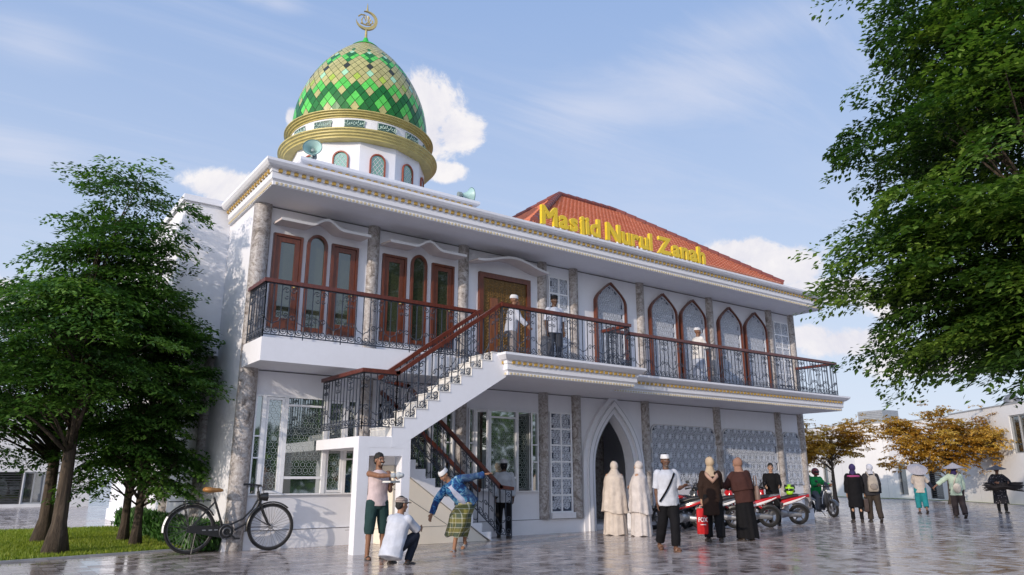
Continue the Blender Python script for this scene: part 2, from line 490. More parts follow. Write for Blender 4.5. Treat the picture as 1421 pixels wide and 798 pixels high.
# ---- balcony slabs
sl = MB(); sl.box(0, 4.95, -1.2, -.003, 3.46, 3.91); part('balcony_slab', sl, WHITE)
BC = [(-.25,3.46),(0,3.46),(.03,3.465),(.03,3.53),(.015,3.535),(.07,3.58),(.07,3.70),(.09,3.705),(.09,3.765),(.15,3.785),(.20,3.83),(.24,3.87),(.24,3.92),(-.25,3.92)]
pp = [(4.97, -.2), (4.97, -2.22), (8.72, -2.22), (8.72, -1.0)]
pm = MB(); sweep(pm, BC, pp); pm.box(5.0, 8.7, -2.2, -.003, 3.463, 3.918); part('stair_platform', pm, WHITE)
rp = [(8.9, -1.32), (18.85, -1.62), (18.85, 0.0)]
rm = MB(); sweep(rm, BC, rp); rm.prism([(8.74,-.003),(8.74,-1.3),(18.83,-1.6),(18.83,-.003)], lambda p, d: (p[0], p[1], d), 3.462, 3.919)
part('balcony_slab', rm, WHITE)
dm = MB()
for q in (pp, rp):
    dentils(dm, q, .07, 3.70, 3.757, .07, .08, .05); dentils(dm, q, .03, 3.475, 3.517, .045, .045, .018, 2)
part('dentil_band', dm, [GOLD, WHITE, GOLDP])

# ---- wrought iron railings
def spiral(cu, cv, r0, r1, a0, a1, n=11):
    return [(cu+(r0+(r1-r0)*i/n)*math.cos(a0+(a1-a0)*i/n), cv+(r0+(r1-r0)*i/n)*math.sin(a0+(a1-a0)*i/n)) for i in range(n+1)]
def railing(P, h, pitch=.155, name='railing', flat_end=None, posts=True):
    """P: points along the foot of the rail (x, y, z)"""
    root = None; iron, wood = MB(), MB()
    bay = 0
    for a, b in zip(P, P[1:]):
        a, b = Vector(a), Vector(b); d = b-a; L = Vector((d.x, d.y, 0)).length
        e = Vector((d.x, d.y, 0))/L; sl_ = d.z/L
        W = lambda u, v: a + e*u + Vector((0,0,sl_*u+v))
        n = max(1, round(L/pitch)); w = L/n
        iron.bar(W(0, h-.03), W(L, h-.03), .03, .014); iron.bar(W(0, .06), W(L, .06), .022, .022)
        for i in range(n+1):
            big = posts and (i == 0 or i == n)
            iron.bar(W(i*w, 0 if (big or i % 5 == 0) else .06), W(i*w, h-.03), .019 if big else .016, .019 if big else .016, e)
        rr = .0095
        for i in range(n):
            u0 = i*w
            def T(pts): iron.tube([W(u0+p[0], p[1]) for p in pts], rr, 4, False)
            c = w/2
            # the row of hooks along the foot
            T(spiral(c, .155, c*.95, c*.25, PI, PI*3.6))
            m = bay % 4
            if m in (0, 1):
                s = 1 if m == 0 else -1; cx = c
                f = lambda pts: [(c+s*(p[0]-c), p[1]) for p in pts]
                T(f(spiral(c+.005, h-.135, c*.82, .014, PI*1.0, -PI*1.6, 13)))
                T(f(spiral(c+.02, h-.27, c*.55, .012, PI*1.0, PI*3.1)))
                T(f(spiral(c, .41, c*.80, .014, PI*2.0, PI*4.4, 12)))
            else:
                s = 1 if m == 2 else -1
                f = lambda pts: [(c+s*(p[0]-c), p[1]) for p in pts]
                T(f([(w, .30-.14), (w*.95, .27), (w*.6, .31), (w*.25, .33), (0, .42)]))
            bay += 1
        wood.bar(W(-.04, h+.02), W(L+.04, h+.02), .10, .075)
    root = iron.build(name, IRON, mosque)
    wood.build('handrail', RAILW, root)
    return root
railing([(.02, -.16, 3.915), (.02, -1.15, 3.915), (4.86, -1.15, 3.915)], 1.09)
railing([(4.88, -2.13, 3.925), (8.74, -2.13, 3.925), (8.74, -1.2, 3.925)], 1.07)
railing([(8.80, -1.33, 3.925), (18.82, -1.60, 3.925), (18.82, -.18, 3.925)], 1.08)

# ---- outside staircase
LZ = 2.08
st = mosque
land = MB(); land.box(1.64, 2.715, -2.15, -1.22, LZ-.2, LZ); land.box(1.64, 3.0, -1.22, -.07, LZ-.2, LZ); part('stair_landing', land, WHITE)
pil = MB()
pil.box(1.642, 1.86, -2.148, -1.93, 0, LZ-.2); pil.box(2.54, 2.72, -2.148, -1.93, 0, LZ-.2)
pil.box(1.86, 2.54, -2.146, -1.96, 1.73, LZ-.2); part('landing_pillar', pil, WHITE)
N1 = 10; tr = (4.86-2.30)/N1; rs = (3.92-LZ)/N1
def flight(x0, z0, dx, dz, n, y0, y1, thick):
    mb = MB(); s = 1 if dx > 0 else -1
    top = []
    for i in range(n):
        top += [(x0+dx*i, z0+dz*i), (x0+dx*i, z0+dz*(i+1))]
    top.append((x0+dx*n, z0+dz*n))
    return top
tp = flight(2.30, LZ, tr, rs, N1, 0, 0, 0)
poly = tp + [(4.975, 3.92), (4.975, 3.50), (2.72, LZ-.0), (2.72, LZ-.25), (2.30, LZ-.25)]
f1 = MB()
def stairs_mesh(mb, tp, low, y0, y1):
    """prism of a stair profile cut in simple columns so it triangulates cleanly; low(x) gives the underside"""
    for (a, b) in zip(tp, tp[1:]):
        if abs(a[0]-b[0]) < 1e-6: continue
        xs = sorted((a[0], b[0])); z = a[1]
        l0, l1 = low(xs[0]), low(xs[1])
        v = [(xs[0],y0,l0),(xs[1],y0,l1),(xs[1],y0,z),(xs[0],y0,z),(xs[0],y1,l0),(xs[1],y1,l1),(xs[1],y1,z),(xs[0],y1,z)]
        mb.add(v, [(0,1,2,3),(7,6,5,4),(3,2,6,7),(0,4,5,1),(1,5,6,2),(0,3,7,4)])
low1 = lambda x: max(LZ-.201, min(3.5, LZ-.06 + (x-2.66)*(3.53-2.08)/(5.02-2.66)))
stairs_mesh(f1, tp+[(4.965, 3.92)], low1, -2.152, -1.22)
part('stair_flight', f1, WHITE)
trd = MB()
for i in range(N1):
    x = 2.30+tr*i; z = LZ+rs*(i+1)
    trd.box(x-.025, x+tr-.004, -2.165, -1.21, z+.001, z+.022)
    trd.box(x-.006, x-.001, -2.158, -1.215, z-rs+.024, z)
part('marble_tread', trd, mat('light_stair_marble', (.70,.69,.67), .22, 0, .16, 5))
N2 = 11; X2 = 3.0; E2 = 5.66; t2 = (E2-X2)/N2; r2 = LZ/N2
tp2 = []
for i in range(N2):
    tp2 += [(X2+t2*i, LZ-r2*(i+1)+.0), (X2+t2*(i+1), LZ-r2*(i+1))]
f2 = MB(); low2 = lambda x: max(.002, (LZ-.48) - (x-X2)*(LZ-.3)/(E2-X2))
stairs_mesh(f2, tp2, low2, -.97, -.08); part('stair_flight', f2, WHITE)
us = MB(); us.prism([(3.0, .003), (5.35, .003), (3.0, 1.58)], fXZ, -.93, -.12); part('stair_base', us, CREAM)
pj = MB(); pj.bar((3.0, -.934, 1.12), (4.85, -.934, -.0+.06), .006, .012, (0,-1,0)); pj.box(2.0, 4.9, -.936, -.931, .345, .352); part('wall_joint', pj, LINE)
railing([(1.70, -.14, LZ+.13), (1.70, -2.10, LZ+.13), (2.40, -2.10, LZ+.13), (4.86, -2.10, 3.93)], 1.08, .15, 'stair_railing')
railing([(2.45, -1.24, LZ+.15), (4.86, -1.24, 3.93)], 1.08, .15, 'stair_railing')
railing([(2.75, -.95, LZ+.14), (3.25, -.95, LZ+.06), (5.66, -.95, .06), (5.98, -.95, .02)], 1.06, .15, 'stair_railing')
railing([(3.05, -.14, LZ+.02), (5.60, -.14, .03)], 1.02, .16, 'stair_railing')

# ---- upper windows, doors and canopies
def rect_leaf(x0, x1, z0, z1, name='window'):
    """mahogany frame with a leaf and a tall pane"""
    f = MB(); a = .055
    f.box(x0, x0+a, -.07, -.002, z0, z1); f.box(x1-a, x1, -.07, -.002, z0, z1); f.box(x0+a, x1-a, -.07, -.002, z1-a, z1)
    l = .105; X0, X1, Z1 = x0+a+.008, x1-a-.008, z1-a-.008
    f.box(X0, X0+l, -.045, -.002, z0, Z1); f.box(X1-l, X1, -.045, -.002, z0, Z1)
    f.box(X0+l, X1-l, -.045, -.002, Z1-l, Z1); f.box(X0+l, X1-l, -.045, -.002, z0, z0+.24)
    w = part(name, f, MAHOG)
    p = MB(); p.box(X0+l, X1-l, -.02, -.004, z0+.24, Z1-l); p.build('pane', PANE_UP, w)
    h = MB(); h.box(X1-l+.02, X1-l+.05, -.075, -.047, (z0+z1)/2-.12, (z0+z1)/2+.02); h.build('handle', GOLDL, w)
def round_leaf(x0, x1, z0, z1):
    w = (x1-x0)/2; cx = (x0+x1)/2; h = .26
    def ol(i): 
        a = [(cx+w-i, z0), (cx+w-i, z1-h)]
        a += [(cx+(w-i)*math.cos(t*PI/12), z1-h+(h-i)*math.sin(t*PI/12)) for t in range(1, 12)]
        return a + [(cx-w+i, z1-h), (cx-w+i, z0)]
    f = MB(); f.ring(ol(0), ol(.06), fXZ, -.07, -.002); f.box(x0+.06, x1-.06, -.06, -.002, z0, z0+.1)
    o = part('window', f, MAHOG)
    p = MB(); p.prism(ol(.06), fXZ, -.02, -.004); p.build('pane', PANE_UP, o)
for x0, x1 in ((.42, 1.06), (1.72, 2.35), (2.96, 3.58), (4.27, 4.89)): rect_leaf(x0, x1, 4.32, 6.37)
for x0, x1 in ((1.16, 1.62), (3.70, 4.13)): round_leaf(x0, x1, 4.32, 6.50)
def canopy(x0, x1, y, z, wave, amp):
    pts = []
    n = 28
    for i in range(n+1):
        t = i/n; u = t*2-1
        pts.append((x0+(x1-x0)*t, z + wave(u)*amp))
    mb = MB(); rings = []
    for px, pz in pts:
        rings.append([(px, -.001, pz), (px, y, pz-.04), (px, y, pz+.005), (px, -.001, pz+.045)])
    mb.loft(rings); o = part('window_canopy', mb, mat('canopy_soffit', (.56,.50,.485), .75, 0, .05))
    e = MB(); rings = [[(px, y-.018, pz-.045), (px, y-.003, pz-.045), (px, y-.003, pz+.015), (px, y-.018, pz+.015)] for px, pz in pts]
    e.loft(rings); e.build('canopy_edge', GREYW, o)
bump1 = lambda u: max(0, math.cos(min(1, abs(u)/.36)*PI)*.5+.5)
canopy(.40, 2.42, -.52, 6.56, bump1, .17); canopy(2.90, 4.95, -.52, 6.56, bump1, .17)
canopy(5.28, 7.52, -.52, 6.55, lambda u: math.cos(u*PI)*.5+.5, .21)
# the double entrance door on the balcony
d = MB(); d.box(5.62, 5.74, -.09, -.002, 3.92, 6.38); d.box(7.11, 7.23, -.09, -.002, 3.92, 6.38); d.box(5.74, 7.11, -.09, -.002, 6.25, 6.38)
dr = part('balcony_door', d, MAHOG)
for x0, x1 in ((5.745, 6.42), (6.43, 7.105)):
    lf = MB(); lf.box(x0, x1, -.045, -.003, 3.93, 6.245); lo = lf.build('door_leaf', BRONZE, dr)
    ip = MB(); c = (x0+x1)/2
    ip.box(c-.12, c+.12, -.06, -.046, 4.3, 5.75); ip.build('panel', DOORW, dr)
rel = MB()
for i in range(9):
    for j in range(30):
        x = 5.80+(7.05-5.80)*(i+.5)/9; z = 4.0+2.2*(j+.5)/30
        if abs(abs(x-6.425)-.34) < .14 and 4.28 < z < 5.77: continue
        rel.tube([(x+.05*math.cos(k*PI/3+j), -.05, z+.03*math.sin(k*PI/3+j)) for k in range(5)], .009, 4, False)
rel.build('carved_relief', mat('aged_brass', (.26,.15,.045), .5, .3, .25, 12), dr)

# ---- lattice screens: rosettes on a staggered grid, cut to an outline
def seg(mb, a, b, w, y0, y1):
    dx, dz = b[0]-a[0], b[1]-a[1]; L = math.hypot(dx, dz)
    if L < 1e-5: return
    nx, nz = -dz/L*w/2, dx/L*w/2
    q = [(a[0]+nx, a[1]+nz), (a[0]-nx, a[1]-nz), (b[0]-nx, b[1]-nz), (b[0]+nx, b[1]+nz)]
    mb.add([(p[0], y0, p[1]) for p in q]+[(p[0], y1, p[1]) for p in q], [(0,1,2,3), (0,4,5,1), (1,5,6,2), (2,6,7,3), (3,7,4,0)])
def rosettes(mb, x0, x1, z0, z1, s, w, y0, y1, inside, spokes=10, disc=.2):
    rows = int((z1-z0)/(s*.866))+2; cols = int((x1-x0)/s)+2
    for j in range(rows):
        for i in range(cols):
            cx = x0+(i+(j % 2)*.5)*s; cz = z0+j*s*.866
            if not inside(cx, cz): continue
            ro, ri = s*.5, s*disc
            pts = []
            for k in range(spokes):
                a = 2*PI*k/spokes+.3; m = a+PI/spokes
                p0 = (cx+ri*math.cos(a), cz+ri*math.sin(a)); p1 = (cx+ro*math.cos(a), cz+ro*math.sin(a))
                p2 = (cx+ro*.62*math.cos(m), cz+ro*.62*math.sin(m)); p3 = (cx+ro*math.cos(a+2*PI/spokes), cz+ro*math.sin(a+2*PI/spokes))
                pts.append(p0)
                if inside(*p1):
                    seg(mb, p0, p1, w, y0, y1)
                    if inside(*p3): seg(mb, p1, p3, w*.9, y0, y1)
            n = len(pts)
            mb.add([(p[0], y0, p[1]) for p in pts], [tuple(range(n))])
def keel(cx, w, z0, zs, za, i=0.0):
    r = [(w-i, z0)] + bez((w-i, zs), (w-i, zs+.20), (w*.52, zs+(za-zs)*.62), (0, za-i*1.25), 10)
    return [(cx+p[0], p[1]) for p in r]+[(cx-p[0], p[1]) for p in r[-2::-1]]
def in_poly(poly):
    def f(x, z):
        c = False; n = len(poly); j = n-1
        for i in range(n):
            (xi, zi), (xj, zj) = poly[i], poly[j]
            if (zi > z) != (zj > z) and x < (xj-xi)*(z-zi)/(zj-zi)+xi: c = not c
            j = i
        return c
    return f
for cx in (10.12, 12.30, 13.655, 15.455, 16.815):
    f = MB(); f.ring(keel(cx, .60, 3.925, 6.16, 6.79), keel(cx, .60, 3.925, 6.16, 6.79, .052), fXZ, -.13, -.002)
    o = part('arched_window', f, MAHOG)
    b = MB(); b.prism(keel(cx, .60, 3.93, 6.16, 6.79, .055), fXZ, -.012, -.004); b.build('backing', LATB, o)
    e = MB(); e.ring(keel(cx, .60, 3.93, 6.16, 6.79, .054), keel(cx, .60, 3.93, 6.16, 6.79, .09), fXZ, -.06, -.013); e.build('lattice_border', LATT, o)
    l = MB(); inn = in_poly(keel(cx, .60, 3.93, 6.16, 6.79, .09))
    rosettes(l, cx-.56, cx+.56, 3.98, 6.8, .165, .017, -.04, -.014, inn, 8, .15); l.build('lattice', LATT, o)
def grid_screen(x0, x1, z0, z1, nx, nz, name='lattice_window'):
    f = MB(); g = .022
    for i in range(nx+1):
        x = x0+(x1-x0)*i/nx; f.box(x-g, x+g, -.05, -.002, z0-g, z1+g)
    for j in range(nz+1):
        z = z0+(z1-z0)*j/nz
        for i in range(nx): f.box(x0+(x1-x0)*i/nx+g, x0+(x1-x0)*(i+1)/nx-g, -.049, -.002, z-g, z+g)
    o = part(name, f, ALU)
    b = MB(); b.box(x0, x1, -.014, -.003, z0, z1); b.build('backing', LATB, o)
    l = MB()
    rosettes(l, x0, x1, z0, z1, .20, .019, -.042, -.016, lambda x, z: x0 < x < x1 and z0 < z < z1, 8, .14); l.build('lattice', LATT, o)
grid_screen(7.90, 8.56, 4.35, 6.62, 2, 5); grid_screen(17.93, 18.72, 4.35, 6.62, 2, 5); grid_screen(7.88, 8.57, .50, 2.97, 2, 6)
s = MB(); s.box(7.84, 8.61, -.13, -.003, .352, .49); part('window_sill', s, WHITE)
def screen(x0, x1):
    z0, z1, r = 1.14, 2.84, .26
    ol = [(x0, z0), (x1, z0)] + [(x1-r+r*math.cos(t*PI/12), z1-r+r*math.sin(t*PI/12)) for t in range(0, 7)] + [(x0+r-r*math.sin(t*PI/12), z1-r+r*math.cos(t*PI/12)) for t in range(0, 7)]
    b = MB(); b.prism(ol, fXZ, -.014, -.003); o = part('lattice_screen', b, LATB)
    l = MB(); rosettes(l, x0, x1, z0+.02, z1, .31, .021, -.05, -.016, in_poly(ol), 12, .21)
    l.build('lattice', LATT, o)
    e = MB(); cxx, czz = (x0+x1)/2, (z0+z1)/2
    e.ring(ol, [(cxx+(x-cxx)*(1-.045/(x1-x0)), czz+(z-czz)*(1-.045/(z1-z0))) for x, z in ol], fXZ, -.055, -.015, True); e.build('lattice_border', GREYW, o)
screen(11.56, 14.36); screen(14.72, 17.48); screen(17.84, 18.80)
# ---- the doorway's stepped pointed surround
for i, (w0, w1, y) in enumerate(((1.13, 1.0, -.10), (.998, .87, -.16), (.868, .722, -.09))):
    a = MB()
    za = lambda w: 3.02+(w-.72)*1.36
    a.ring(gothic(DCX, w0, .003, 1.55, za(w0)), gothic(DCX, w1, .003, 1.55, za(w1)), fXZ, y, .02 if i == 2 else -.002)
    part('door_surround', a, WHITE, 30)
for w, y in ((1.0, -.163), (.87, -.163), (.73, -.093)):
    a = MB(); za = lambda w: 3.02+(w-.72)*1.36
    a.ring(gothic(DCX, w, .003, 1.55, za(w)), gothic(DCX, w-.014, .003, 1.55, za(w-.014)), fXZ, y, y+.003); part('door_surround', a, mat('grey_groove', (.30,.32,.35), .8))

# ---- ground floor windows
def hexfilm(mb, x0, x1, z0, z1, s, y, w=.007):
    inn = lambda x, z: x0 < x < x1 and z0 < z < z1
    rows = int((z1-z0)/(s*.75))+2; cols = int((x1-x0)/(s*.866))+2
    for j in range(rows):
        for i in range(cols):
            cx = x0+(i+(j % 2)*.5)*s*.95; cz = z0+j*s*.82
            P = [(cx+s*.36*math.cos(k*PI/3+PI/6), cz+s*.36*math.sin(k*PI/3+PI/6)) for k in range(6)]
            for k in range(6):
                if inn(*P[k]) and inn(*P[(k+1) % 6]): seg(mb, P[k], P[(k+1) % 6], w, y, y+.003)
            for k in (0, 1, 5):
                q = (cx+s*.58*math.cos(k*PI/3+PI/6), cz+s*.58*math.sin(k*PI/3+PI/6))
                if inn(*P[k]) and inn(*q): seg(mb, P[k], q, w, y, y+.003)
def window_wall(x0, x1, z0=1.0, z1=2.95, ajar=False):
    L = x1-x0; s = lambda t: x0+L*t
    f = MB(); o_ = .045
    f.box(x0, x1, -.06, -.002, z1-.03, z1); f.box(x0, x1, -.06, -.002, z0, z0+.03)
    cuts = [0, .072, .105, .275, .31, .665, .70, .87, .905, .985]
    def post(a, b): f.box(s(a), s(b), -.065, -.002, z0+.03, z1-.03)
    post(0, .014); post(.066, .100); post(.27, .306); post(.664, .70); post(.874, .905); post(.986, 1)
    f.box(s(.306), s(.664), -.06, -.002, z1-.20, z1-.16); f.box(s(.306), s(.664), -.06, -.002, z0+.31, z0+.36)
    for a, b in ((.014, .066), (.905, .986)):
        f.box(s(a), s(b), -.055, -.002, z0+1.12, z0+1.15); f.box(s(a), s(b), -.055, -.002, z0+.70, z0+.73)
    o = part('window', f, ALU)
    p = MB(); p.box(s(.01), s(.99), -.014, -.003, z0+.02, z1-.02); p.build('pane', PANE_LO, o)
    h = MB(); hexfilm(h, s(.31), s(.66), z0+.37, z1-.22, .135, -.0175); hexfilm(h, s(.11), s(.27), z0+.06, z1-.06, .14, -.0175)
    hexfilm(h, s(.705), s(.87), z0+.06, z1-.06, .14, -.0175); hexfilm(h, s(.016), s(.064), z0+.74, z0+1.11, .11, -.0175)
    h.build('glass_pattern', FILM, o)
    for a, b, hinge in ((.100, .27, 0), (.70, .874, 1)):
        c = MB(); xa, xb = s(a)+.004, s(b)-.004
        t = .05
        c.box(xa, xa+t, -.05, -.018, z0+.04, z1-.04); c.box(xb-t, xb, -.05, -.018, z0+.04, z1-.04)
        c.box(xa+t, xb-t, -.05, -.018, z1-.04-t, z1-.04); c.box(xa+t, xb-t, -.05, -.018, z0+.04, z0+.04+t)
        if ajar:                       # the casement stands open
            hx = xa if hinge == 0 else xb; ang = R(-62 if hinge == 0 else 62)
            M = Matrix.Translation((hx, -.03, 0)) @ Matrix.Rotation(ang, 4, 'Z') @ Matrix.Translation((-hx, .03, 0))
            c2 = MB(); c2.merge(c, M); g = MB(); g.box(xa+t, xb-t, -.036, -.03, z0+.04+t, z1-.04-t); g2 = MB(); g2.merge(g, M)
            cs = c2.build('casement', ALU, o); g2.build('casement_pane', PANE_LO, o)
        else: c.build('casement', ALU, o)
window_wall(.34, 2.53); window_wall(3.0, 4.95, ajar=False); window_wall(5.38, 7.47, ajar=True)

# ---- hipped clay roof
TILE = NT('clay_roof_tile'); _b = TILE.bsdf(Roughness=.6); _o = TILE.obj()
_f = TILE.noise(1.2, 5, .6, _o); _g = TILE.noise(9, 3, .6, _o)
_c = TILE.mix(TILE.ramp(_g, [(.35, (0,0,0)), (.7, (.6,.6,.6))]), TILE.ramp(_f, [(.3, (.62,.21,.11)), (.7, (.76,.31,.18))]), (.50,.16,.09))
TILE.l(_c, _b.inputs['Base Color']); TILE = TILE.mat
RIDGE = mat('ridge_cap', (.17,.045,.035), .55)
XL, XR, Y0, ZE, ZR = 7.40, 18.70, -.05, 8.06, 11.18
HD = 4.15; YR = Y0+HD; Y1 = Y0+2*HD
hips = [Vector((XL,Y0,ZE)), Vector((XR,Y0,ZE)), Vector((XR,Y1,ZE)), Vector((XL,Y1,ZE))]
ra, rb = Vector((XL+HD+.2, YR, ZR)), Vector((XR-HD, YR, ZR))
def slope(mb, A, B, T, S):
    """tiles on the face A-B (eave) to T-S (top, T over B); S may equal T"""
    ex = (B-A); W = ex.length; ex = ex/W
    mid = (T+S)/2; up = mid-A; up = up-ex*up.dot(ex); H = up.length; up = up/H; nn = ex.cross(up)
    s0 = (S-A).dot(ex); s1 = (T-A).dot(ex)
    rows = 22
    for j in range(rows):
        for half in range(1):
            t0, t1 = j/rows, (j+1)/rows
            l0, r0 = s0*t0, W+(s1-W)*t0; l1, r1 = s0*t1, W+(s1-W)*t1
            st_ = .034
            us = [l0]+[k*st_ for k in range(int(l0/st_)+1, int(r0/st_)+1) if l0 < k*st_ < r0]+[r0]
            vs, fs = [], []
            for u in us:
                ub_ = min(max(u, l1), r1) if True else u
                ph = (u/.17) % 1
                hgt = .022*abs(math.sin(PI*ph)) ; 
                p = A+ex*u+up*(H*t0)+nn*(hgt+.045); q = A+ex*ub_+up*(H*t1)+nn*(hgt*.8+.004); d_ = A+ex*u+up*(H*t0)+nn*(-.01)
                vs += [d_, p, q]
            for k in range(len(us)-1):
                a = 3*k; fs += [(a, a+3, a+4, a+1), (a+1, a+4, a+5, a+2)]
            mb.add(vs, fs)
rt = MB(); slope(rt, hips[0], hips[1], rb, ra); slope(rt, hips[2], hips[3], ra, rb)
slope(rt, hips[3], hips[0], ra, ra); slope(rt, hips[1], hips[2], rb, rb)
roof = part('roof', rt, TILE)
rc = MB()
for a, b in ((ra, rb), (hips[0], ra), (hips[1], rb), (hips[2], rb), (hips[3], ra)):
    n = int((b-a).length/.4)
    for k in range(n):
        p, q = a.lerp(b, k/n), a.lerp(b, (k+1.12)/n); up = Vector((0,0,.05))
        rc.tube([p+up, q+up], [.13, .105], 8)
rc.build('ridge_cap', RIDGE, roof, 40)
ev = MB(); ev.box(XL+.1, XR-.1, Y0+.1, Y1-.1, ZE-.14, ZE-.02); ev.box(XL+.02, XR-.02, Y0+.02, Y0+.09, ZE-.18, ZE); ev.box(XL+.02, XL+.09, Y0+.1, Y1, ZE-.18, ZE); ev.box(XR-.09, XR-.02, Y0+.1, Y1, ZE-.18, ZE)
ev.box(XL+.5, XR-.5, Y0+.45, Y1-.5, 7.45, ZE-.14)
ev.build('eave', RIDGE, roof)

# ---- dome on its square base
DX, DY = 3.20, 2.2
bs = MB(); bp = [(.98, 4.4), (.98, 0), (5.40, 0), (5.40, 4.4), ]
BP = [(-.3,7.45),(0,7.45),(0,7.92),(.03,7.93),(.03,7.97),(.06,8.0),(.06,8.06),(.13,8.09),(.16,8.13),(.16,8.2),(-.3,8.2)]
sweep(bs, BP, bp); bs.box(1.2, 5.2, .2, 4.4, 7.45, 8.19); part('dome_base', bs, WHITE)
dm = MB(); dentils(dm, bp, .06, 7.99, 8.06, .08, .09, .055); part('dentil_band', dm, [GOLD, WHITE, GOLDP])
MD = Matrix.Translation((DX, DY, 0))
dr_ = MB(); dr_.lathe([(1.76, 8.15), (1.76, 9.35)], 12, MD @ Matrix.Rotation(R(15-8), 4, 'Z')); dr_.lathe([(1.80, 9.3), (1.80, 10.02)], 64, MD, 0, False)
drum = part('dome_drum', dr_, WHITE, 20)
rg = MB()
def gold_ring(r, z, hh):
    pr = [(1.6, z)]
    for k in range(4):
        zz = z+hh*k/4; pr += [(r-.16+.05*k, zz), (r-.12+.05*k, zz+hh*.06), (r-.12+.05*k, zz+hh*.19)]
    pr += [(r, z+hh*.9), (r-.02, z+hh), (1.6, z+hh)]
    rg.lathe(pr, 72, MD, 0, False)
gold_ring(2.06, 9.30, .23); gold_ring(1.94, 9.90, .17)
rg.build('gold_moulding', GOLDL, drum, 30)
STAINED = m_glass('green_leaded_glass', (.12,.33,.20), .2)
for k in range(12):
    a = R(-90+15-8+30*k) if False else R(30*k-8)
    M = MD @ Matrix.Rotation(a, 4, 'Z'); ap = 1.76*math.cos(PI/12)
    fn = lambda p, d: M @ Vector((ap+d, p[0], p[1]))
    def ol(i): return [(.2-i, 8.36+i)]+[((.2-i)*math.cos(t*PI/10), 8.86+(.2-i)*math.sin(t*PI/10)) for t in range(11)]+[(-.2+i, 8.36+i)]
    f = MB(); f.ring(ol(0), ol(.035), fn, .05, .002, True); w = f.build('drum_window', mat('red_brown_frame', (.27,.06,.03), .5), mosque)
    p = MB(); p.prism(ol(.035), fn, .004, .02); p.build('pane', STAINED, w)
    lead = MB()
    for s_ in (-1, 1):
        for q in range(-3, 4):
            pts = [(-.16+.32*t/8, 8.7+s_*(.32*t/8-.16)*1.3+q*.14) for t in range(9)]
            pts = [p_ for p_ in pts if 8.41 < p_[1] < 8.86+math.sqrt(max(0, .026-p_[0]**2))]
            if len(pts) > 1: lead.tube([fn(p_, .023) for p_ in (pts[0], pts[-1])], .005, 4)
    lead.build('lead_came', GREYW, w)
SIGNG = mat('dark_green_enamel', (.02,.07,.06), .4); CALL = mat('pale_mint_paint', (.55,.72,.66), .5)
for k in range(14):
    a = 2*PI*k/14+.18
    pb = MB(); n = 8
    def cyl(u, z, r): t = a+u; return Vector((DX+r*math.cos(t), DY+r*math.sin(t), z))
    hw = .135
    rings = [[cyl(-hw+2*hw*i/n, 9.66, 1.802), cyl(-hw+2*hw*i/n, 9.66, 1.825), cyl(-hw+2*hw*i/n, 9.85, 1.825), cyl(-hw+2*hw*i/n, 9.85, 1.802)] for i in range(n+1)]
    pb.loft(rings); o = pb.build('calligraphy_panel', SIGNG, mosque)
    rnd = random.Random(k % 3); c = MB()
    for q in range(9):                      # pen strokes of the script, too small to read in the photograph
        u = -hw*.85+hw*1.7*q/8; z = 9.70+rnd.random()*.08
        st_ = rnd.random()
        pts = [cyl(u+dx*.045, z+dz, 1.828) for dx, dz in ((-.4, 0), (0, -.02), (.5, 0), (.6, .03+.05*st_))]
        c.tube(pts, .008, 4)
    for s_ in (-1, 1):
        for zz in (9.675, 9.835): c.tube([cyl(-hw*.93+2*hw*.93*i/6, zz, 1.828) for i in range(7)], .005, 4)
        c.tube([cyl(s_*hw*.95, 9.675, 1.828), cyl(s_*hw*.95, 9.835, 1.828)], .005, 4)
    c.build('script', CALL, o)
# the tiled shell: diamonds in spirals
RB, ZB, HT = 1.76, 10.08, 3.02
prof = bez((RB, 0), (RB*1.06, 1.0), (RB*.735, 2.25), (.13, HT), 60)
arcs = [0]
for p, q in zip(prof, prof[1:]): arcs.append(arcs[-1]+math.hypot(q[0]-p[0], q[1]-p[1]))
def at_s(s):
    s = max(0, min(arcs[-1], s))
    for i in range(len(arcs)-1):
        if arcs[i+1] >= s:
            t = (s-arcs[i])/(arcs[i+1]-arcs[i]+1e-9)
            return prof[i][0]+(prof[i+1][0]-prof[i][0])*t, prof[i][1]+(prof[i+1][1]-prof[i][1])*t
    return prof[-1]
NCOL = 48; NU = NCOL*2
svals = [-.16]
while svals[-1] < arcs[-1]-.03 and len(svals) < 90:
    r = at_s(svals[-1])[0]; svals.append(svals[-1]+max(.020, r*2*PI/NU*1.36))
NV = len(svals)
TANC, LG, DG, MG, YG, MINT, BLK = (.46,.43,.17), (.10,.58,.08), (.007,.15,.018), (.02,.27,.03), (.38,.53,.06), (.36,.66,.42), (.03,.03,.015)
def tile_colour(u, v):
    u = u % 6
    if u > 3: u = u-6
    a = abs(u); e = 3-a
    if v <= 1: return DG
    if v == 2 and a == 0: return TANC
    if a+abs(v-3) <= 1: return LG
    if a+(v-3) <= 3: return DG
    if v == 5 and e == 0: return TANC
    if (v == 6 and e == 1) or (v == 7 and e == 0): return LG
    if v == 8 and a == 0: return YG
    if v == 9 and e == 0: return MINT
    if v == 11 and e == 0: return BLK
    if v == 13 and e == 0: return DG
    if (v == 14 and e == 1) or (v == 15 and e == 2): return LG
    if (v == 15 and e == 0) or (v == 16 and e == 1) or (v == 19 and e == 0): return DG
    if v == 17 and e == 0: return MINT
    if v >= NV-5: return DG if (v % 2) else MG
    return TANC
V, F, C = [], [], []
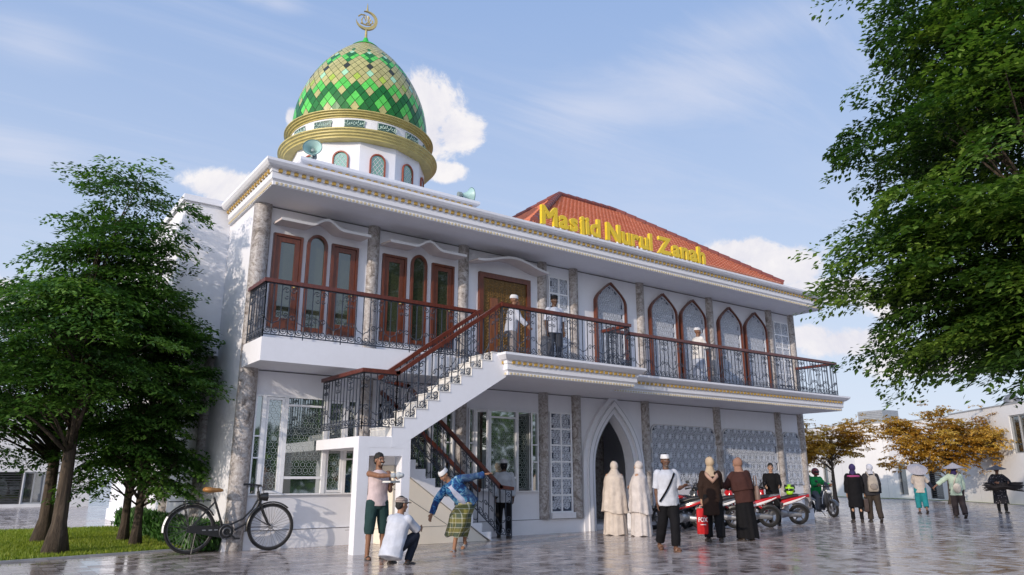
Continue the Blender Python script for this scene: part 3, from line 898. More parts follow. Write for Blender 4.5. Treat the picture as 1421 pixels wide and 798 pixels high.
def dpt(u, s, off=0.0):
    r, z = at_s(s) if s >= 0 else (RB, s)
    r2_, z2_ = at_s(s+.02); r1_, z1_ = at_s(max(0, s-.02)); tx, tz = r2_-r1_, z2_-z1_; L = math.hypot(tx, tz) or 1
    nx, nz = tz/L, -tx/L
    a = 2*PI*u/NU + R(-119)
    return Vector((DX+(r+nx*off)*math.cos(a), DY+(r+nx*off)*math.sin(a), ZB+z+nz*off))
for v in range(0, NV-1):
    for u in range(NU):
        if (u+v) % 2: continue
        vm, vp = max(0, v-1), v+1
        q = [(u, svals[vm]), (u+1, svals[v]), (u, svals[vp]), (u-1, svals[v])]
        cs = sum(x[1] for x in q)/4; k = .93
        P = [dpt(u+(x-u)*k, cs+(s-cs)*k, .014) for x, s in q]
        base = len(V); V += P; F.append((base, base+1, base+2, base+3)); C.append(tile_colour(u, v))
me = bpy.data.meshes.new('dome_shell'); me.from_pydata([tuple(p) for p in V], [], F)
ca = me.color_attributes.new('Col', 'FLOAT_COLOR', 'CORNER')
rr = random.Random(3); buf = []
for c in C:
    j = .86+.28*rr.random(); buf += [c[0]*j, c[1]*j, c[2]*j, 1]*4
ca.data.foreach_set('color', buf); me.materials.append(m_attr('glazed_dome_tile', .3, .25, 0, .4))
shell = MB(); shell.lathe([(RB, -.05)]+[(p[0], p[1]) for p in prof], 64, MD @ Matrix.Translation((0,0,ZB)))
dome = part('dome', shell, mat('dark_green_grout', (.012,.055,.012), .7), True)
link('dome_tile', me, dome)
fm = MB(); fm.lathe([(.42,-.17), (.30, -.06), (.13, 0), (.09, .10), (.055, .20)], 20, MD @ Matrix.Translation((0,0,ZB+HT)), 0)
fm.build('dome_cap', mat('bright_green_cap', (.03,.42,.05), .4), dome, 40)
fi = MB(); ZF = ZB+HT+.15
MF = Matrix.Translation((DX, DY, ZF)); fi.lathe([(.055, 0), (.038, .12), (.030, .34)], 12, MF); fi.lathe([(.034, .90), (.012, 1.12), (.002, 1.2)], 12, MF)
# crescent facing the square, with interlaced script inside it
fa = Vector((math.cos(R(-18)), math.sin(R(-18)), 0)); CZ = ZF+.62
def fp(u, w, d): return Vector((DX, DY, CZ))+fa*u+Vector((0,0,w))+Vector((-fa.y, fa.x, 0))*d
out_, inn_ = [], []
for i in range(41):
    a = R(108-288*i/40); out_.append((.30*math.cos(a), .30*math.sin(a)))
    t = math.sin(PI*i/40); inn_.append((.30*math.cos(a)*(1-.30*t)+(-.0)*t, .30*math.sin(a)*(1-.30*t)))
fi.ring(out_, inn_, lambda p, d: fp(p[0], p[1], d), -.035, .035)
for pts in ([(-.24,.10),(-.17,.17),(-.05,.17)], [(-.12,-.09),(-.15,0),(-.09,.12),(-.03,-.02),(-.03,.16)], [(-.02,-.10),(.04,-.05),(.03,.15)], [(.05,-.08),(.10,.05),(.06,.13),(.03,.0),(.09,-.10),(.17,-.05),(.15,.03)], [(-.17,-.10),(-.02,-.14),(.13,-.12)]):
    fi.tube([fp(p[0], p[1], 0) for p in pts], .021, 6)
fi.build('crescent_finial', mat('brushed_gold', (.45,.36,.15), .38, .55, .1), dome, 40)
fi = None

# ---- horn loudspeakers on the dome base
def speaker(label, loc, direction, size, bracket_to):
    t = thing('horn_loudspeaker', label, 'loudspeaker', loc, 0, 'horn loudspeakers on the dome base')
    q = Vector(direction).normalized().to_track_quat('Z', 'X').to_matrix().to_4x4()
    h = MB(); s = size
    h.lathe([(.10*s,-.30*s),(.13*s,-.15*s),(.20*s,.02*s),(.31*s,.18*s),(.46*s,.32*s),(.50*s,.36*s),(.50*s,.375*s),(.45*s,.34*s),(.30*s,.17*s),(.18*s,.02*s),(.11*s,-.14*s),(.05*s,-.14*s)], 28, q)
    h.build('horn', mat('pale_teal_enamel', (.33,.50,.48), .35), t, 50)
    r = MB(); r.tube([q @ Vector((.5*s*math.cos(a), .5*s*math.sin(a), .37*s)) for a in [2*PI*k/28 for k in range(28)]], .022*s, 6, False, True); r.build('rim', mat('dark_teal_rim', (.10,.19,.18), .4), t, 40)
    d = MB(); d.lathe([(.10*s,-.56*s),(.17*s,-.55*s),(.17*s,-.33*s),(.11*s,-.29*s)], 16, q); d.lathe([(.02*s,-.1*s),(.10*s,.02*s),(.10*s,.14*s),(.03*s,.17*s)], 14, q)
    d.build('driver', mat('speaker_driver', (.22,.27,.27), .4), t, 40)
    b = MB(); b.tube([q @ Vector((0,0,-.3*s)), Vector((0,0,bracket_to))], .02*s+.008, 6); b.lathe([(.09, bracket_to-.02), (.09, bracket_to)], 10); b.build('bracket', IRON, t)
speaker('pale teal horn loudspeaker facing the square in front of the drum', (1.18, .10, 8.50), (-.45, -.88, .22), .42, -.29)
speaker('pale teal horn loudspeaker pointing sideways at the right corner of the dome base', (5.36, .22, 8.46), (1.0, -.05, .12), .42, -.25)

# ---- raised letters on the roof edge
sign = thing('roof_sign', 'yellow raised letters of the mosque name standing on white stilts on the cornice', 'sign', (6.68, -1.24, 7.44))
YEL = mat('yellow_letter_paint', (.72,.50,.02), .4, 0, .06)
def font_mesh(ch, size, ext, bold, solid=False):
    cu = bpy.data.curves.new('glyph', 'FONT'); cu.body = ch; cu.size = size; cu.extrude = ext; cu.offset = bold; cu.resolution_u = 5
    o = bpy.data.objects.new('glyph', cu); col.objects.link(o)
    dg = bpy.context.evaluated_depsgraph_get(); me_ = bpy.data.meshes.new_from_object(o.evaluated_get(dg))
    bpy.data.objects.remove(o); bpy.data.curves.remove(cu)
    if solid:
        bm_ = bmesh.new(); bm_.from_mesh(me_); bmesh.ops.remove_doubles(bm_, verts=bm_.verts, dist=1e-5); bmesh.ops.recalc_face_normals(bm_, faces=bm_.faces); bm_.to_mesh(me_); bm_.free()
        # one clean solid out of the emboldened outline
        o = bpy.data.objects.new('glyph', me_); col.objects.link(o); m = o.modifiers.new('r', 'REMESH'); m.mode = 'VOXEL'; m.voxel_size = .008
        q = o.modifiers.new('s', 'SMOOTH'); q.factor = .5; q.iterations = 2
        out = bpy.data.meshes.new_from_object(o.evaluated_get(bpy.context.evaluated_depsgraph_get())); bpy.data.objects.remove(o); me_ = out
        me_.polygons.foreach_set('use_smooth', [True]*len(me_.polygons)); me_.set_sharp_from_angle(angle=R(50))
    return me_
def xspan(me_):
    xs = [v.co.x for v in me_.vertices]; return (min(xs), max(xs)) if xs else (0, 0)
text = 'Masjid Nurul Zanah'; cur = 0; glyphs = []; BOLD = .026
for ch in text:
    if ch == ' ': cur += .17; continue
    g = font_mesh(ch, .67, .042, BOLD, True); a, b = xspan(g)
    glyphs.append((g, cur-a, cur, cur+b-a, ch)); cur += (b-a)+.03
sc = 6.28/(cur-.03)
for g, off, xa, xb, ch in glyphs:
    g.materials.clear(); g.materials.append(YEL); g.transform(Matrix.Translation((off, 0, 0)))
    g.transform(Matrix.Scale(sc, 4, (1,0,0))); g.transform(Matrix.Rotation(PI/2, 4, 'X')); g.transform(Matrix.Translation((0, 0, .125)))
    o = link('letter', g, sign)
    w = (xb-xa)*sc
    for t in ((.22, .8) if w > .3 else (.5,)):
        p = MB(); x = xa*sc+w*t; p.box(x-.02, x+.02, -.02, .02, .0, .14 if ch != 'j' else .03); p.build('stilt', ALU, sign)
# ================================================================== PEOPLE
def vn(v): return Vector(v).normalized()
def basis(x, y, z): return Matrix((x, y, z)).transposed()
def m_skin():
    t = NT('skin'); b = t.bsdf(Roughness=.55, Specular_IOR_Level=.35, Subsurface_Weight=.06, Subsurface_Radius=(.02,.008,.004))
    a = t.n('ShaderNodeAttribute', attribute_name='Col'); f = t.noise(35, 3, .6, t.obj())
    t.l(t.mix(t.math('MULTIPLY', f, .25), a.outputs['Color'], (.05,.025,.015)), b.inputs['Base Color'])
    return t.mat
SKIN = m_skin()
HAIR = mat('black_hair', (.010,.009,.008), .75)
class Body: pass
def joints(pose, H):
    J = Body(); s = H/1.75; J.s = s; g = pose.get
    J.P = Vector((0, 0, g('hip', .945)))*s + Vector(g('off', (0,0,0)))
    J.td = vn(g('torso', (0, .03, 1))); side = Vector(g('side', (1,0,0))); J.sd = (side-J.td*side.dot(J.td)).normalized(); J.fw = J.td.cross(J.sd)
    J.N = J.P+J.td*.53*s
    J.S = {k: J.P+J.td*.462*s+J.sd*(.170*q*s) for k, q in (('r', 1), ('l', -1))}
    J.hd = vn(g('head', J.td*.5+Vector((0,0,.5)))); fc = Vector(g('face', J.fw)); J.fc = (fc-J.hd*fc.dot(J.hd)).normalized(); J.hx = J.fc.cross(J.hd)
    J.C = J.N+J.hd*.158*s; J.HB = basis(J.hx, J.fc, J.hd)
    J.E, J.W, J.ud, J.fd, J.K, J.A, J.Hp, J.foot = {}, {}, {}, {}, {}, {}, {}, {}
    for k, q in (('r', 1), ('l', -1)):
        J.ud[k] = vn(g(k+'u', (.16*q, -.02, -1))); J.fd[k] = vn(g(k+'f', (.02*q, .16, -1)))
        J.E[k] = J.S[k]+J.ud[k]*.29*s; J.W[k] = J.E[k]+J.fd[k]*.25*s
        J.Hp[k] = J.P+J.sd*(.088*q*s)-J.td*.02*s
        td, sh = vn(g(k+'t', (.05*q, .02, -1))), vn(g(k+'s', (.0, -.03, -1)))
        J.K[k] = J.Hp[k]+td*.43*s; J.A[k] = J.K[k]+sh*.42*s
        J.foot[k] = vn(g(k+'foot', (.12*q, 1, 0)))
    return J
def torso_rings(J, infl, spec, n=22, fold=0, amp=0.0, seed=0):
    rings = []
    for t, rx, ry, *o in spec:
        c = J.P+J.td*(t*J.s)
        if o: c = c+J.fw*(o[0]*J.s)
        rg = []
        for k in range(n):
            a = 2*PI*k/n
            m = 1+amp*math.sin(a*fold+seed+t*3)
            rg.append(c+J.sd*((rx+infl)*J.s*m*math.cos(a))+J.fw*((ry+infl)*J.s*m*math.sin(a)))
        rings.append(rg)
    return rings
def body_mesh(J, skin, voxel, look):
    mb = MB(); s = J.s; B = basis(J.sd, J.fw, J.td)
    mb.loft(torso_rings(J, 0, [(-.10,.10,.07),(-.05,.155,.10),(.04,.16,.108),(.14,.138,.095),(.24,.142,.10),(.34,.165,.112),(.42,.17,.10),(.48,.125,.075),(.53,.06,.055)]))
    mb.ell(J.P+J.td*.33*s+J.fw*.03*s, (.13*s,.09*s,.10*s), B)
    mb.capsule(J.P+J.td*.48*s, .062*s, J.C-J.hd*.05*s, .054*s)
    for k in 'rl':
        q = 1 if k == 'r' else -1
        mb.ell(J.S[k], (.056*s,)*3)
        mb.capsule(J.S[k], .050*s, J.E[k], .040*s); mb.capsule(J.E[k], .042*s, J.W[k], .028*s)
        mb.capsule(J.E[k].lerp(J.W[k], .25), .044*s, J.E[k].lerp(J.W[k], .5), .036*s)
        # hand: palm, four unequal bent fingers, thumb from the side
        d = J.fd[k]; nrm = look.get(k+'palm'); nrm = vn(nrm) if nrm else vn(J.sd*(-q) + J.fw*.25)
        nrm = (nrm-d*nrm.dot(d)).normalized(); w = d.cross(nrm)*q
        if w.dot(J.fw) < 0 and not look.get(k+'palm'): w = -w
        hb = basis(w, nrm, d); W = J.W[k]; curl = look.get(k+'curl', .35)
        mb.ell(W+d*.05*s, (.042*s,.019*s,.058*s), hb, 10, 8)
        for i, (o, L) in enumerate(((.031,.068),(.011,.078),(-.010,.072),(-.030,.056))):
            b0 = W+d*.088*s+w*o*s; d1 = (d+nrm*curl*.6+w*o*2.2).normalized(); b1 = b0+d1*L*.5*s
            d2 = (d1+nrm*curl*1.4).normalized(); b2 = b1+d2*L*.5*s
            mb.capsule(b0-d*.02*s, .0105*s, b1, .0095*s, 7); mb.capsule(b1, .0095*s, b2, .008*s, 7)
        t0 = W+d*.025*s+w*.030*s; t1 = t0+(d*.6+w*.7+nrm*.25).normalized()*.042*s; t2 = t1+(d*.9+w*.25+nrm*.35).normalized()*.032*s
        mb.capsule(t0, .014*s, t1, .0115*s, 7); mb.capsule(t1, .0115*s, t2, .009*s, 7)
        # leg
        mb.capsule(J.Hp[k], .085*s, J.K[k], .055*s); mb.capsule(J.K[k], .054*s, J.A[k], .036*s)
        cb = (J.K[k]-J.A[k]).normalized(); bk = J.foot[k]*-1
        mb.ell(J.K[k].lerp(J.A[k], .30)+bk*.018*s, (.052*s,.056*s,.10*s), basis(bk.cross(cb).normalized(), bk, cb) if abs(bk.dot(cb)) < .5 else None)
        f = J.foot[k]; dn = Vector((0,0,-.045*s)); u = Vector((0,0,1)); u = (u-f*f.z).normalized()
        heel, toe = J.A[k]-u*.04*s-f*.045*s, J.A[k]-u*.052*s+f*.13*s
        mb.capsule(heel, .033*s, J.A[k], .036*s); mb.capsule(heel, .032*s, toe, .026*s); mb.ell(toe, (.043*s,.05*s,.024*s), basis(f.cross(u), f, u))
    h = lambda x, y, z: J.C+J.HB @ Vector((x*s, y*s, z*s))
    mb.ell(h(0,-.008,.028), (.076*s,.096*s,.097*s), J.HB, 18, 14); mb.ell(h(0,.022,-.035), (.062*s,.070*s,.085*s), J.HB, 16, 12)
    mb.ell(h(0,.072,-.092), (.026*s,.022*s,.02*s), J.HB); mb.ell(h(0,.088,.028), (.055*s,.016*s,.012*s), J.HB)
    mb.capsule(h(0,.09,.012), .009*s, h(0,.112,-.022), .014*s, 8)
    for q in (-1, 1):
        mb.ell(h(q*.038,.078,-.026), (.022*s,.02*s,.022*s), J.HB); mb.ell(h(q*.080,-.004,-.005), (.010*s,.022*s,.034*s), J.HB); mb.ell(h(0.0,.090,-.058), (.024*s,.014*s,.007*s), J.HB)
    me = remesh(mb, 'person', SKIN, voxel, 3)
    n = len(me.vertices); co = np.empty(n*3, 'f'); me.vertices.foreach_get('co', co); co = co.reshape(-1, 3)
    HB = np.array(J.HB); loc = (co-np.array(J.C)) @ HB/s
    C = np.tile(np.array([*skin, 1.0], 'f'), (n, 1))
    def near(p, r, c, k=1.0, front=True):
        d = np.linalg.norm((loc-np.array(p))/np.array(r), axis=1); m = np.clip((1.15-d)/.3, 0, 1)[:, None]*k
        if front: m = m*(loc[:, 1] > 0)[:, None]
        C[:, :3] = C[:, :3]*(1-m)+np.array(c)*m
    near((0,.10,-.058), (.028,.05,.011), (skin[0]*.75, skin[1]*.45, skin[2]*.42))
    if look.get('beard'): 
        near((0,.07,-.10), (.06,.06,.035), look['beard'], .8); near((0,.10,-.040), (.035,.03,.011), look['beard'], .9)
    if look.get('smile'): near((0,.10,-.060), (.026,.05,.009), (.75,.72,.66))
    for q in (-1, 1):
        near((q*.033,.09,.008), (.019,.05,.009), (.55,.50,.46), .7); near((q*.033,.09,.008), (.010,.05,.010), (.012,.01,.01)); near((q*.035,.10,.030), (.024,.05,.007), (.02,.015,.012), .85)
    ca = me.color_attributes.new('Col', 'FLOAT_COLOR', 'POINT'); ca.data.foreach_set('color', C.ravel())
    return me
def shirt(J, name, mt, parent, sleeve=1.0, hem=.10, fat=0.0, seed=0, waist=None):
    mb = MB(); s = J.s; i = .022+fat
    mb.loft(torso_rings(J, i, [(-hem,.168,.118,-.0),(-.02,.162,.114),(.06,.160,.112),(.15,.150,.108),(.26,.152,.110),(.36,.165,.114),(.43,.162,.098),(.475,.135,.076),(.505,.085,.056),(.53,.035,.035)], 24, 7, .012, seed))
    for k in 'rl':
        if sleeve > 0: mb.ell(J.S[k]-J.sd*((.012 if k == 'r' else -.012)*s)-J.td*.008*s, ((.074+fat*.30)*s,)*3)
        if sleeve > 0:
            f = min(1, sleeve/.55)
            mb.cone(J.S[k]-J.td*.008*s, (.070+fat*.30)*s, J.S[k].lerp(J.E[k], f), (.060+fat*.8)*s)
            if sleeve > .55:
                mb.ell(J.E[k], ((.058+fat*.6)*s,)*3); mb.cone(J.E[k], (.058+fat*.6)*s, J.E[k].lerp(J.W[k], (sleeve-.55)/.45*.97), (.044+fat*.9)*s)
    return link(name, remesh(mb, name, mt, .011, 2, .011, 9, seed), parent)
def trousers(J, name, mt, parent, length=1.0, fat=0.0, seed=0):
    mb = MB(); s = J.s
    mb.loft(torso_rings(J, .014, [(-.12,.13,.10),(-.05,.160,.108),(.03,.158,.106),(.09,.145,.10)]))
    for k in 'rl':
        mb.ell(J.Hp[k], ((.102+fat)*s,)*3)
        f = min(1, length/.5); mb.cone(J.Hp[k], (.102+fat)*s, J.Hp[k].lerp(J.K[k], f), (.075+fat)*s)
        if length > .5:
            mb.ell(J.K[k], ((.074+fat)*s,)*3); mb.cone(J.K[k], (.074+fat)*s, J.K[k].lerp(J.A[k], (length-.5)*2*.97), (.056+fat*1.2)*s)
    return link(name, remesh(mb, name, mt, .011, 2, .010, 8, seed), parent)
def wrap(J, name, mt, parent, rings, fold=9, amp=.06, n=48, seed=0, cap=True):
    """cloth hanging as a tube: rings are (centre, x radius, y radius, fold weight) in the person's frame"""
    mb = MB(); R_ = []
    for c, rx, ry, w in rings:
        rg = []
        for k in range(n):
            a = 2*PI*k/n
            m = 1+amp*w*(math.sin(a*fold+seed)+.5*math.sin(a*(fold*2-3)+seed*2+c[2]*4))
            rg.append(Vector(c)+Vector((rx*m*math.cos(a), ry*m*math.sin(a), .012*w*math.sin(a*5+seed))))
        R_.append(rg)
    mb.loft(R_, cap); return mb.build(name, mt, parent, 60)
def shoes(J, mt, parent, name='shoe'):
    for k in 'rl':
        f = J.foot[k]; u = Vector((0,0,1)); u = (u-f*f.z).normalized(); s = J.s; mb = MB()
        B = basis(f.cross(u), f, u); A = J.A[k]
        mb.ell(A-u*.040*s-f*.02*s, (.045*s,.075*s,.040*s), B); mb.ell(A-u*.046*s+f*.09*s, (.050*s,.09*s,.036*s), B)
        mb.obox(A-u*.066*s+f*.045*s, f*(.13*s), f.cross(u)*(.044*s), u*(.012*s))
        mb.cone(A-u*.03*s, .048*s, A+u*.02*s, .045*s)
        link(name, remesh(mb, name, mt, .009, 2), parent)
def sandals(J, mt, parent):
    for k in 'rl':
        f = J.foot[k]; u = Vector((0,0,1)); u = (u-f*f.z).normalized(); s = J.s; mb = MB(); A = J.A[k]; x = f.cross(u)
        ol = [(math.cos(t)*.048*(1+.12*math.sin(t)), math.sin(t)*.135+.045) for t in [2*PI*i/18 for i in range(18)]]
        mb.prism(ol, lambda p, d: A+x*p[0]*s+f*p[1]*s+u*d*s, -.082, -.066)
        for y0 in (.07, .10):
            mb.tube([A+x*(.046*math.cos(t))*s+f*y0*s+u*(-.070+.050*math.sin(t))*s for t in [PI*i/8 for i in range(9)]], .010*s, 5)
        mb.build('sandal', mt, parent, 40)
def headcap(J, mt, parent, h=.075, r=.088, lift=.052, name='cap', taper=.92, tilt=None):
    mb = MB(); s = J.s
    M = Matrix.Translation(J.C) @ J.HB.to_4x4()
    prof = [(r*s, 0), (r*1.02*s, .012*s), (r*taper*s, h*.75*s), (r*taper*.82*s, h*.95*s), (.001, h*s)]
    mb.lathe(prof, 24, M @ Matrix.Translation((0, -.010*s, lift*s)) @ Matrix.Diagonal((.93, 1.16, 1, 1)))
    return mb.build(name, mt, parent, 45)
def hair(J, parent, mt=None, full=1.0):
    mb = MB(); s = J.s
    mb.ell(J.C+J.HB @ Vector((0,-.018*s,.046*s)), (.085*s,.099*s,.096*s), J.HB, 18, 12); mb.ell(J.C+J.HB @ Vector((0,-.048*s,-.005*s)), (.080*s,.064*s,.075*s), J.HB, 16, 10)
    return link('hair', remesh(mb, 'hair', mt or HAIR, .008, 1, .008, 40), parent)
def hijab(J, mt, parent, drop=.22, wide=.20, seed=0, inner=True):
    mb = MB(); s = J.s
    mb.ell(J.C+J.HB @ Vector((0,-.022*s,.022*s)), (.098*s,.108*s,.118*s), J.HB, 20, 14)
    mb.ell(J.C+J.HB @ Vector((0,.004*s,-.10*s)), (.084*s,.094*s,.07*s), J.HB)
    top = J.C+J.HB @ Vector((0,-.02*s,-.05*s))
    mb.loft(torso_rings(J, 0, [(.50-drop, wide, .155),(.50-drop*.55, wide*.98, .15),(.46, .165, .125),(.53, .10, .10),(.60, .088, .095)], 26, 8, .02, seed))
    return link('hijab', remesh(mb, 'hijab', mt, .011, 3, .012, 10, seed), parent)
def helmet_mesh(mt, visor, name, parent, M, s=1.0, accent=None):
    mb = MB(); mb.ell((0,-.01,.02), (.128,.152,.135), None, 22, 16); mb.ell((0,.07,-.07), (.095,.075,.055), None, 16, 10)
    t = MB(); t.merge(mb, M @ Matrix.Scale(s, 4)); o = link(name, remesh(t, name, mt, .010, 2), parent)
    v = MB(); v.ell((0,.030,.012), (.118,.128,.060), None, 18, 10); t = MB(); t.merge(v, M @ Matrix.Scale(s, 4)); t.build('visor', visor, o, True)
    if accent:
        a = MB()
        for q in (-1, 1): a.tube([(q*.05,.115,.105),(q*.10,.02,.115),(q*.11,-.09,.06),(q*.08,-.15,-.01)], [.02,.034,.034,.02], 8); a.ell((q*.118,.01,-.03), (.02,.06,.035))
        t = MB(); t.merge(a, M @ Matrix.Scale(s, 4)); t.build('helmet_stripe', accent, o, True)
    return o
BLACKG = mat('gloss_black', (.012,.012,.014), .16, 0, .1)
def person(label, loc, rz, skin, pose=None, look=None, H=1.75, voxel=.010, group=None):
    J = joints(pose or {}, H); look = look or {}
    o = link('person', body_mesh(J, skin, voxel, look)); o.location = loc; o.rotation_euler = (0, 0, rz)
    tag(o, label, 'person', group)
    return o, J
def face_dir(x, y): return math.atan2(y, x)-PI/2
BR, MB_, DK, FAIR = (.30,.155,.09), (.20,.10,.06), (.085,.045,.03), (.46,.28,.19)
WSHIRT = m_cloth('white_cotton', (.52,.54,.60)); BLK = m_cloth('black_cloth', (.009,.009,.011)); DKB = m_cloth('dark_navy_cloth', (.018,.022,.035))
LEATH = mat('dark_leather', (.03,.022,.018), .5); WCAP = m_cloth('white_knit', (.64,.64,.66), .9, .6)

# 1 the laughing man in a tank top
o, J = person('laughing bearded man in a pale pink tank top and dark green shorts, arm stretched sideways', (1.66, -2.98, 0), face_dir(-.10, -1), (.25,.125,.075),
    dict(ru=(-.25,.95,-.12), rf=(-.92,.40,.02), lu=(-.22,-.10,-.95), lf=(.30,.85,.30), face=(-.25,1,-.05), rt=(.10,.05,-1), rs=(.02,-.06,-1), lt=(-.10,-.02,-1), ls=(-.03,-.08,-1)),
    dict(beard=(.02,.014,.012), smile=1, rcurl=.9, lcurl=.7, lpalm=(0,0,1)), 1.74, .009)
shirt(J, 'tank_top', m_cloth('pale_pink_cotton', (.58,.47,.47)), o, 0, .07, 0, 1); trousers(J, 'shorts', m_cloth('dark_green_cloth', (.022,.050,.050)), o, .60, .016, 2)
hair(J, o); sandals(J, LEATH, o)
W = J.W['r']; g = MB(); g.cone(J.E['r'].lerp(W, .78), .040, W+J.fd['r']*.02, .045); g.ell(W+J.fd['r']*.08, (.052,.052,.062)); g.ell(W+J.fd['r']*.13, (.045,.048,.04))
link('work_glove', remesh(g, 'work_glove', m_cloth('grey_glove', (.40,.43,.45)), .009, 2, .006, 30), o)
M = Matrix.Translation(o.location) @ Matrix.Rotation(o.rotation_euler.z, 4, 'Z')
bk = thing('book', 'thin pale grey book held before the chest of the laughing man in shorts', 'book', M @ (J.W['l']+J.fd['l']*.10+Vector((0,0,.02))), o.rotation_euler.z+.5)
p = MB(); p.box(-.13,.13,-.09,.09,0,.008); p.box(-.13,.13,-.09,.09,.026,.034); p.build('cover', m_cloth('grey_cover', (.33,.36,.38)), bk)
p = MB(); p.box(-.126,.124,-.086,.086,.0085,.0255); p.build('page_block', mat('paper', (.75,.73,.68), .8), bk)

# 2 the crouching man
o, J = person('crouching man in a white shirt and checked cap seen from behind', (1.50, -3.92, 0), face_dir(.90, .45), BR,
    dict(hip=.27, torso=(0,.36,.93), rt=(.22,.93,.42), rs=(-.02,-.42,-.9), lt=(-.20,.95,.44), ls=(.0,-.42,-.9), ru=(.12,.70,-.62), rf=(-.35,.9,.10), lu=(-.12,.70,-.62), lf=(.35,.9,.1), face=(.35,1,0), head=(0,.12,1)), {}, 1.72, .009)
shirt(J, 'shirt', WSHIRT, o, .52, .17, .020, 3); trousers(J, 'trousers', DKB, o, 1, .006, 4)
headcap(J, m_plaid('checked_cap_cloth', (.20,.14,.12), (.10,.07,.07), (.34,.28,.25), .035), o, .085, .097, .032)
b = MB(); M = Matrix.Translation(J.C) @ J.HB.to_4x4(); b.ell((0,.125,.045), (.065,.055,.008)); t = MB(); t.merge(b, M); t.build('cap_peak', m_cloth('brown_peak', (.12,.09,.08)), o, True)
hair(J, o); shoes(J, LEATH, o)

# 3 the man leaning and pointing
def m_batik():
    t = NT('blue_batik_print'); b = t.bsdf(Roughness=.8, Specular_IOR_Level=.2); ob = t.obj()
    f = t.noise(6.5, 6, .75, ob, 1.6); gnz = t.noise(1.6, 2, .5, ob)
    c = t.ramp(f, [(.38, (.010,.022,.07)), (.48, (.015,.055,.20)), (.54, (.05,.24,.38)), (.58, (.28,.40,.50)), (.63, (.02,.05,.15))])
    sep = t.n('ShaderNodeSeparateXYZ'); t.l(ob, sep.inputs[0])
    c = t.mix(t.ramp(gnz, [(.45, (0,0,0)), (.58, (.8,.8,.8))]), c, (.02,.035,.085))
    t.l(c, b.inputs['Base Color']); t.bump(t.noise(11, 3, .6, ob), .4, .03, b); return t.mat
o, J = person('man in white skullcap, blue batik jacket and plaid sarong leaning over and pointing back', (3.42, -2.52, 0), face_dir(-.75, -.66), (.33,.17,.10),
    dict(hip=.93, torso=(.60,.42,.74), side=(1,-.12,-.55), lu=(-.98,-.12,.10), lf=(-.98,-.25,.22), ru=(.50,.30,-.85), rf=(.25,.30,-.95), face=(.55,.9,-.55), head=(.45,.45,.75),
         off=(-.27,-.12,.0), rt=(.22,.28,-1), rs=(.15,-.05,-1), lt=(.22,.02,-1), ls=(.14,-.40,-1), lfoot=(.1,1,-.5)), dict(rcurl=.6, lcurl=.15, lpalm=(0,0,-1)), 1.70, .009)
shirt(J, 'batik_jacket', m_batik(), o, 1.0, .12, .020, 5)
ip = MB(); ip.loft(torso_rings(J, .046, [(-.04,.060,.112,.012),(.15,.066,.110,.012),(.34,.060,.112,.012),(.47,.045,.075,.02)], 20)); ip.build('undershirt', m_cloth('pale_violet_cotton', (.40,.43,.56)), o, True)
s0 = J.P+J.td*.06; kn = (J.K['r']+J.K['l'])/2; an = (J.A['r']+J.A['l'])/2
wrap(J, 'sarong', m_plaid('green_plaid_sarong', (.105,.11,.04), (.035,.065,.07), (.20,.17,.04), .17), o,
     [(s0, .17, .13, .1), (J.P-Vector((0,0,.06)), .19, .16, .3), (kn+Vector((.02,0,.16)), .20, .18, .6), (kn+Vector((.05,0,-.02)), .205, .19, 1.0), (an.lerp(kn, .42)+Vector((.10,-.01,0)), .20, .20, 1.6)], 6, .08, 48, 1)
headcap(J, WCAP, o, .085, .094, .030); hair(J, o); sandals(J, mat('grey_sandal', (.22,.22,.24), .5), o)

# 4 the man behind the stair rail
o, J = person('man in grey shirt with covered face standing behind the foot of the stair rail', (6.14, -.42, 0), face_dir(-.5, -.85), DK, dict(ru=(.20,.05,-1), lu=(-.2,.05,-1), rf=(-.05,.3,-1), lf=(.05,.3,-1)))
shirt(J, 'shirt', m_cloth('grey_shirt', (.40,.42,.46)), o, .95, .16, .012, 6); trousers(J, 'trousers', BLK, o, 1, .01, 7); shoes(J, LEATH, o)
f = MB(); f.ell(J.C+J.HB @ Vector((0,.012,-.02)), (.086,.104,.112), J.HB, 16, 12); link('face_cover', remesh(f, 'face_cover', BLK, .009, 1), o); headcap(J, m_cloth('grey_knit_cap', (.42,.42,.44)), o, .09, .093, .040)

# 5-7 the men on the balcony
o, J = person('man in white shirt, white cap and grey trousers at the top of the stairs', (6.10, -.78, 3.925), face_dir(1, -.35), MB_, dict(ru=(.25,.30,-1), rf=(.2,.7,-.7), torso=(0,.12,1), lt=(-.05,.22,-1), ls=(0,-.25,-1)))
shirt(J, 'shirt', m_cloth('pale_blue_white_cotton', (.45,.48,.56)), o, 1.0, .12, .018, 8); trousers(J, 'trousers', m_cloth('warm_grey_cloth', (.22,.20,.20)), o, 1, .012, 9); headcap(J, WCAP, o, .10, .092, .040); shoes(J, LEATH, o)
o, J = person('man in white shirt and black peci cap on the stair platform before the lattice', (7.02, -1.30, 3.925), face_dir(-.2, -1), DK, dict(lu=(-.2,0,-1), ru=(.2,.0,-1)))
shirt(J, 'shirt', m_cloth('pale_blue_white_cotton', (.45,.48,.56)), o, .55, .12, .012, 10); trousers(J, 'trousers', m_cloth('slate_cloth', (.05,.055,.07)), o, 1, .01, 11); headcap(J, BLK, o, .105, .094, .040, 'peci', .97); shoes(J, LEATH, o)
o, J = person('man in long white robe and white cap reading on the right balcony', (12.95, -.78, 3.925), face_dir(1, -.25), MB_, dict(ru=(.10,.45,-.9), rf=(-.15,1,.15), lu=(-.1,.45,-.9), lf=(.15,1,.15)))
shirt(J, 'tunic', m_cloth('ivory_cotton', (.70,.69,.68)), o, 1.0, .14, .02, 12)
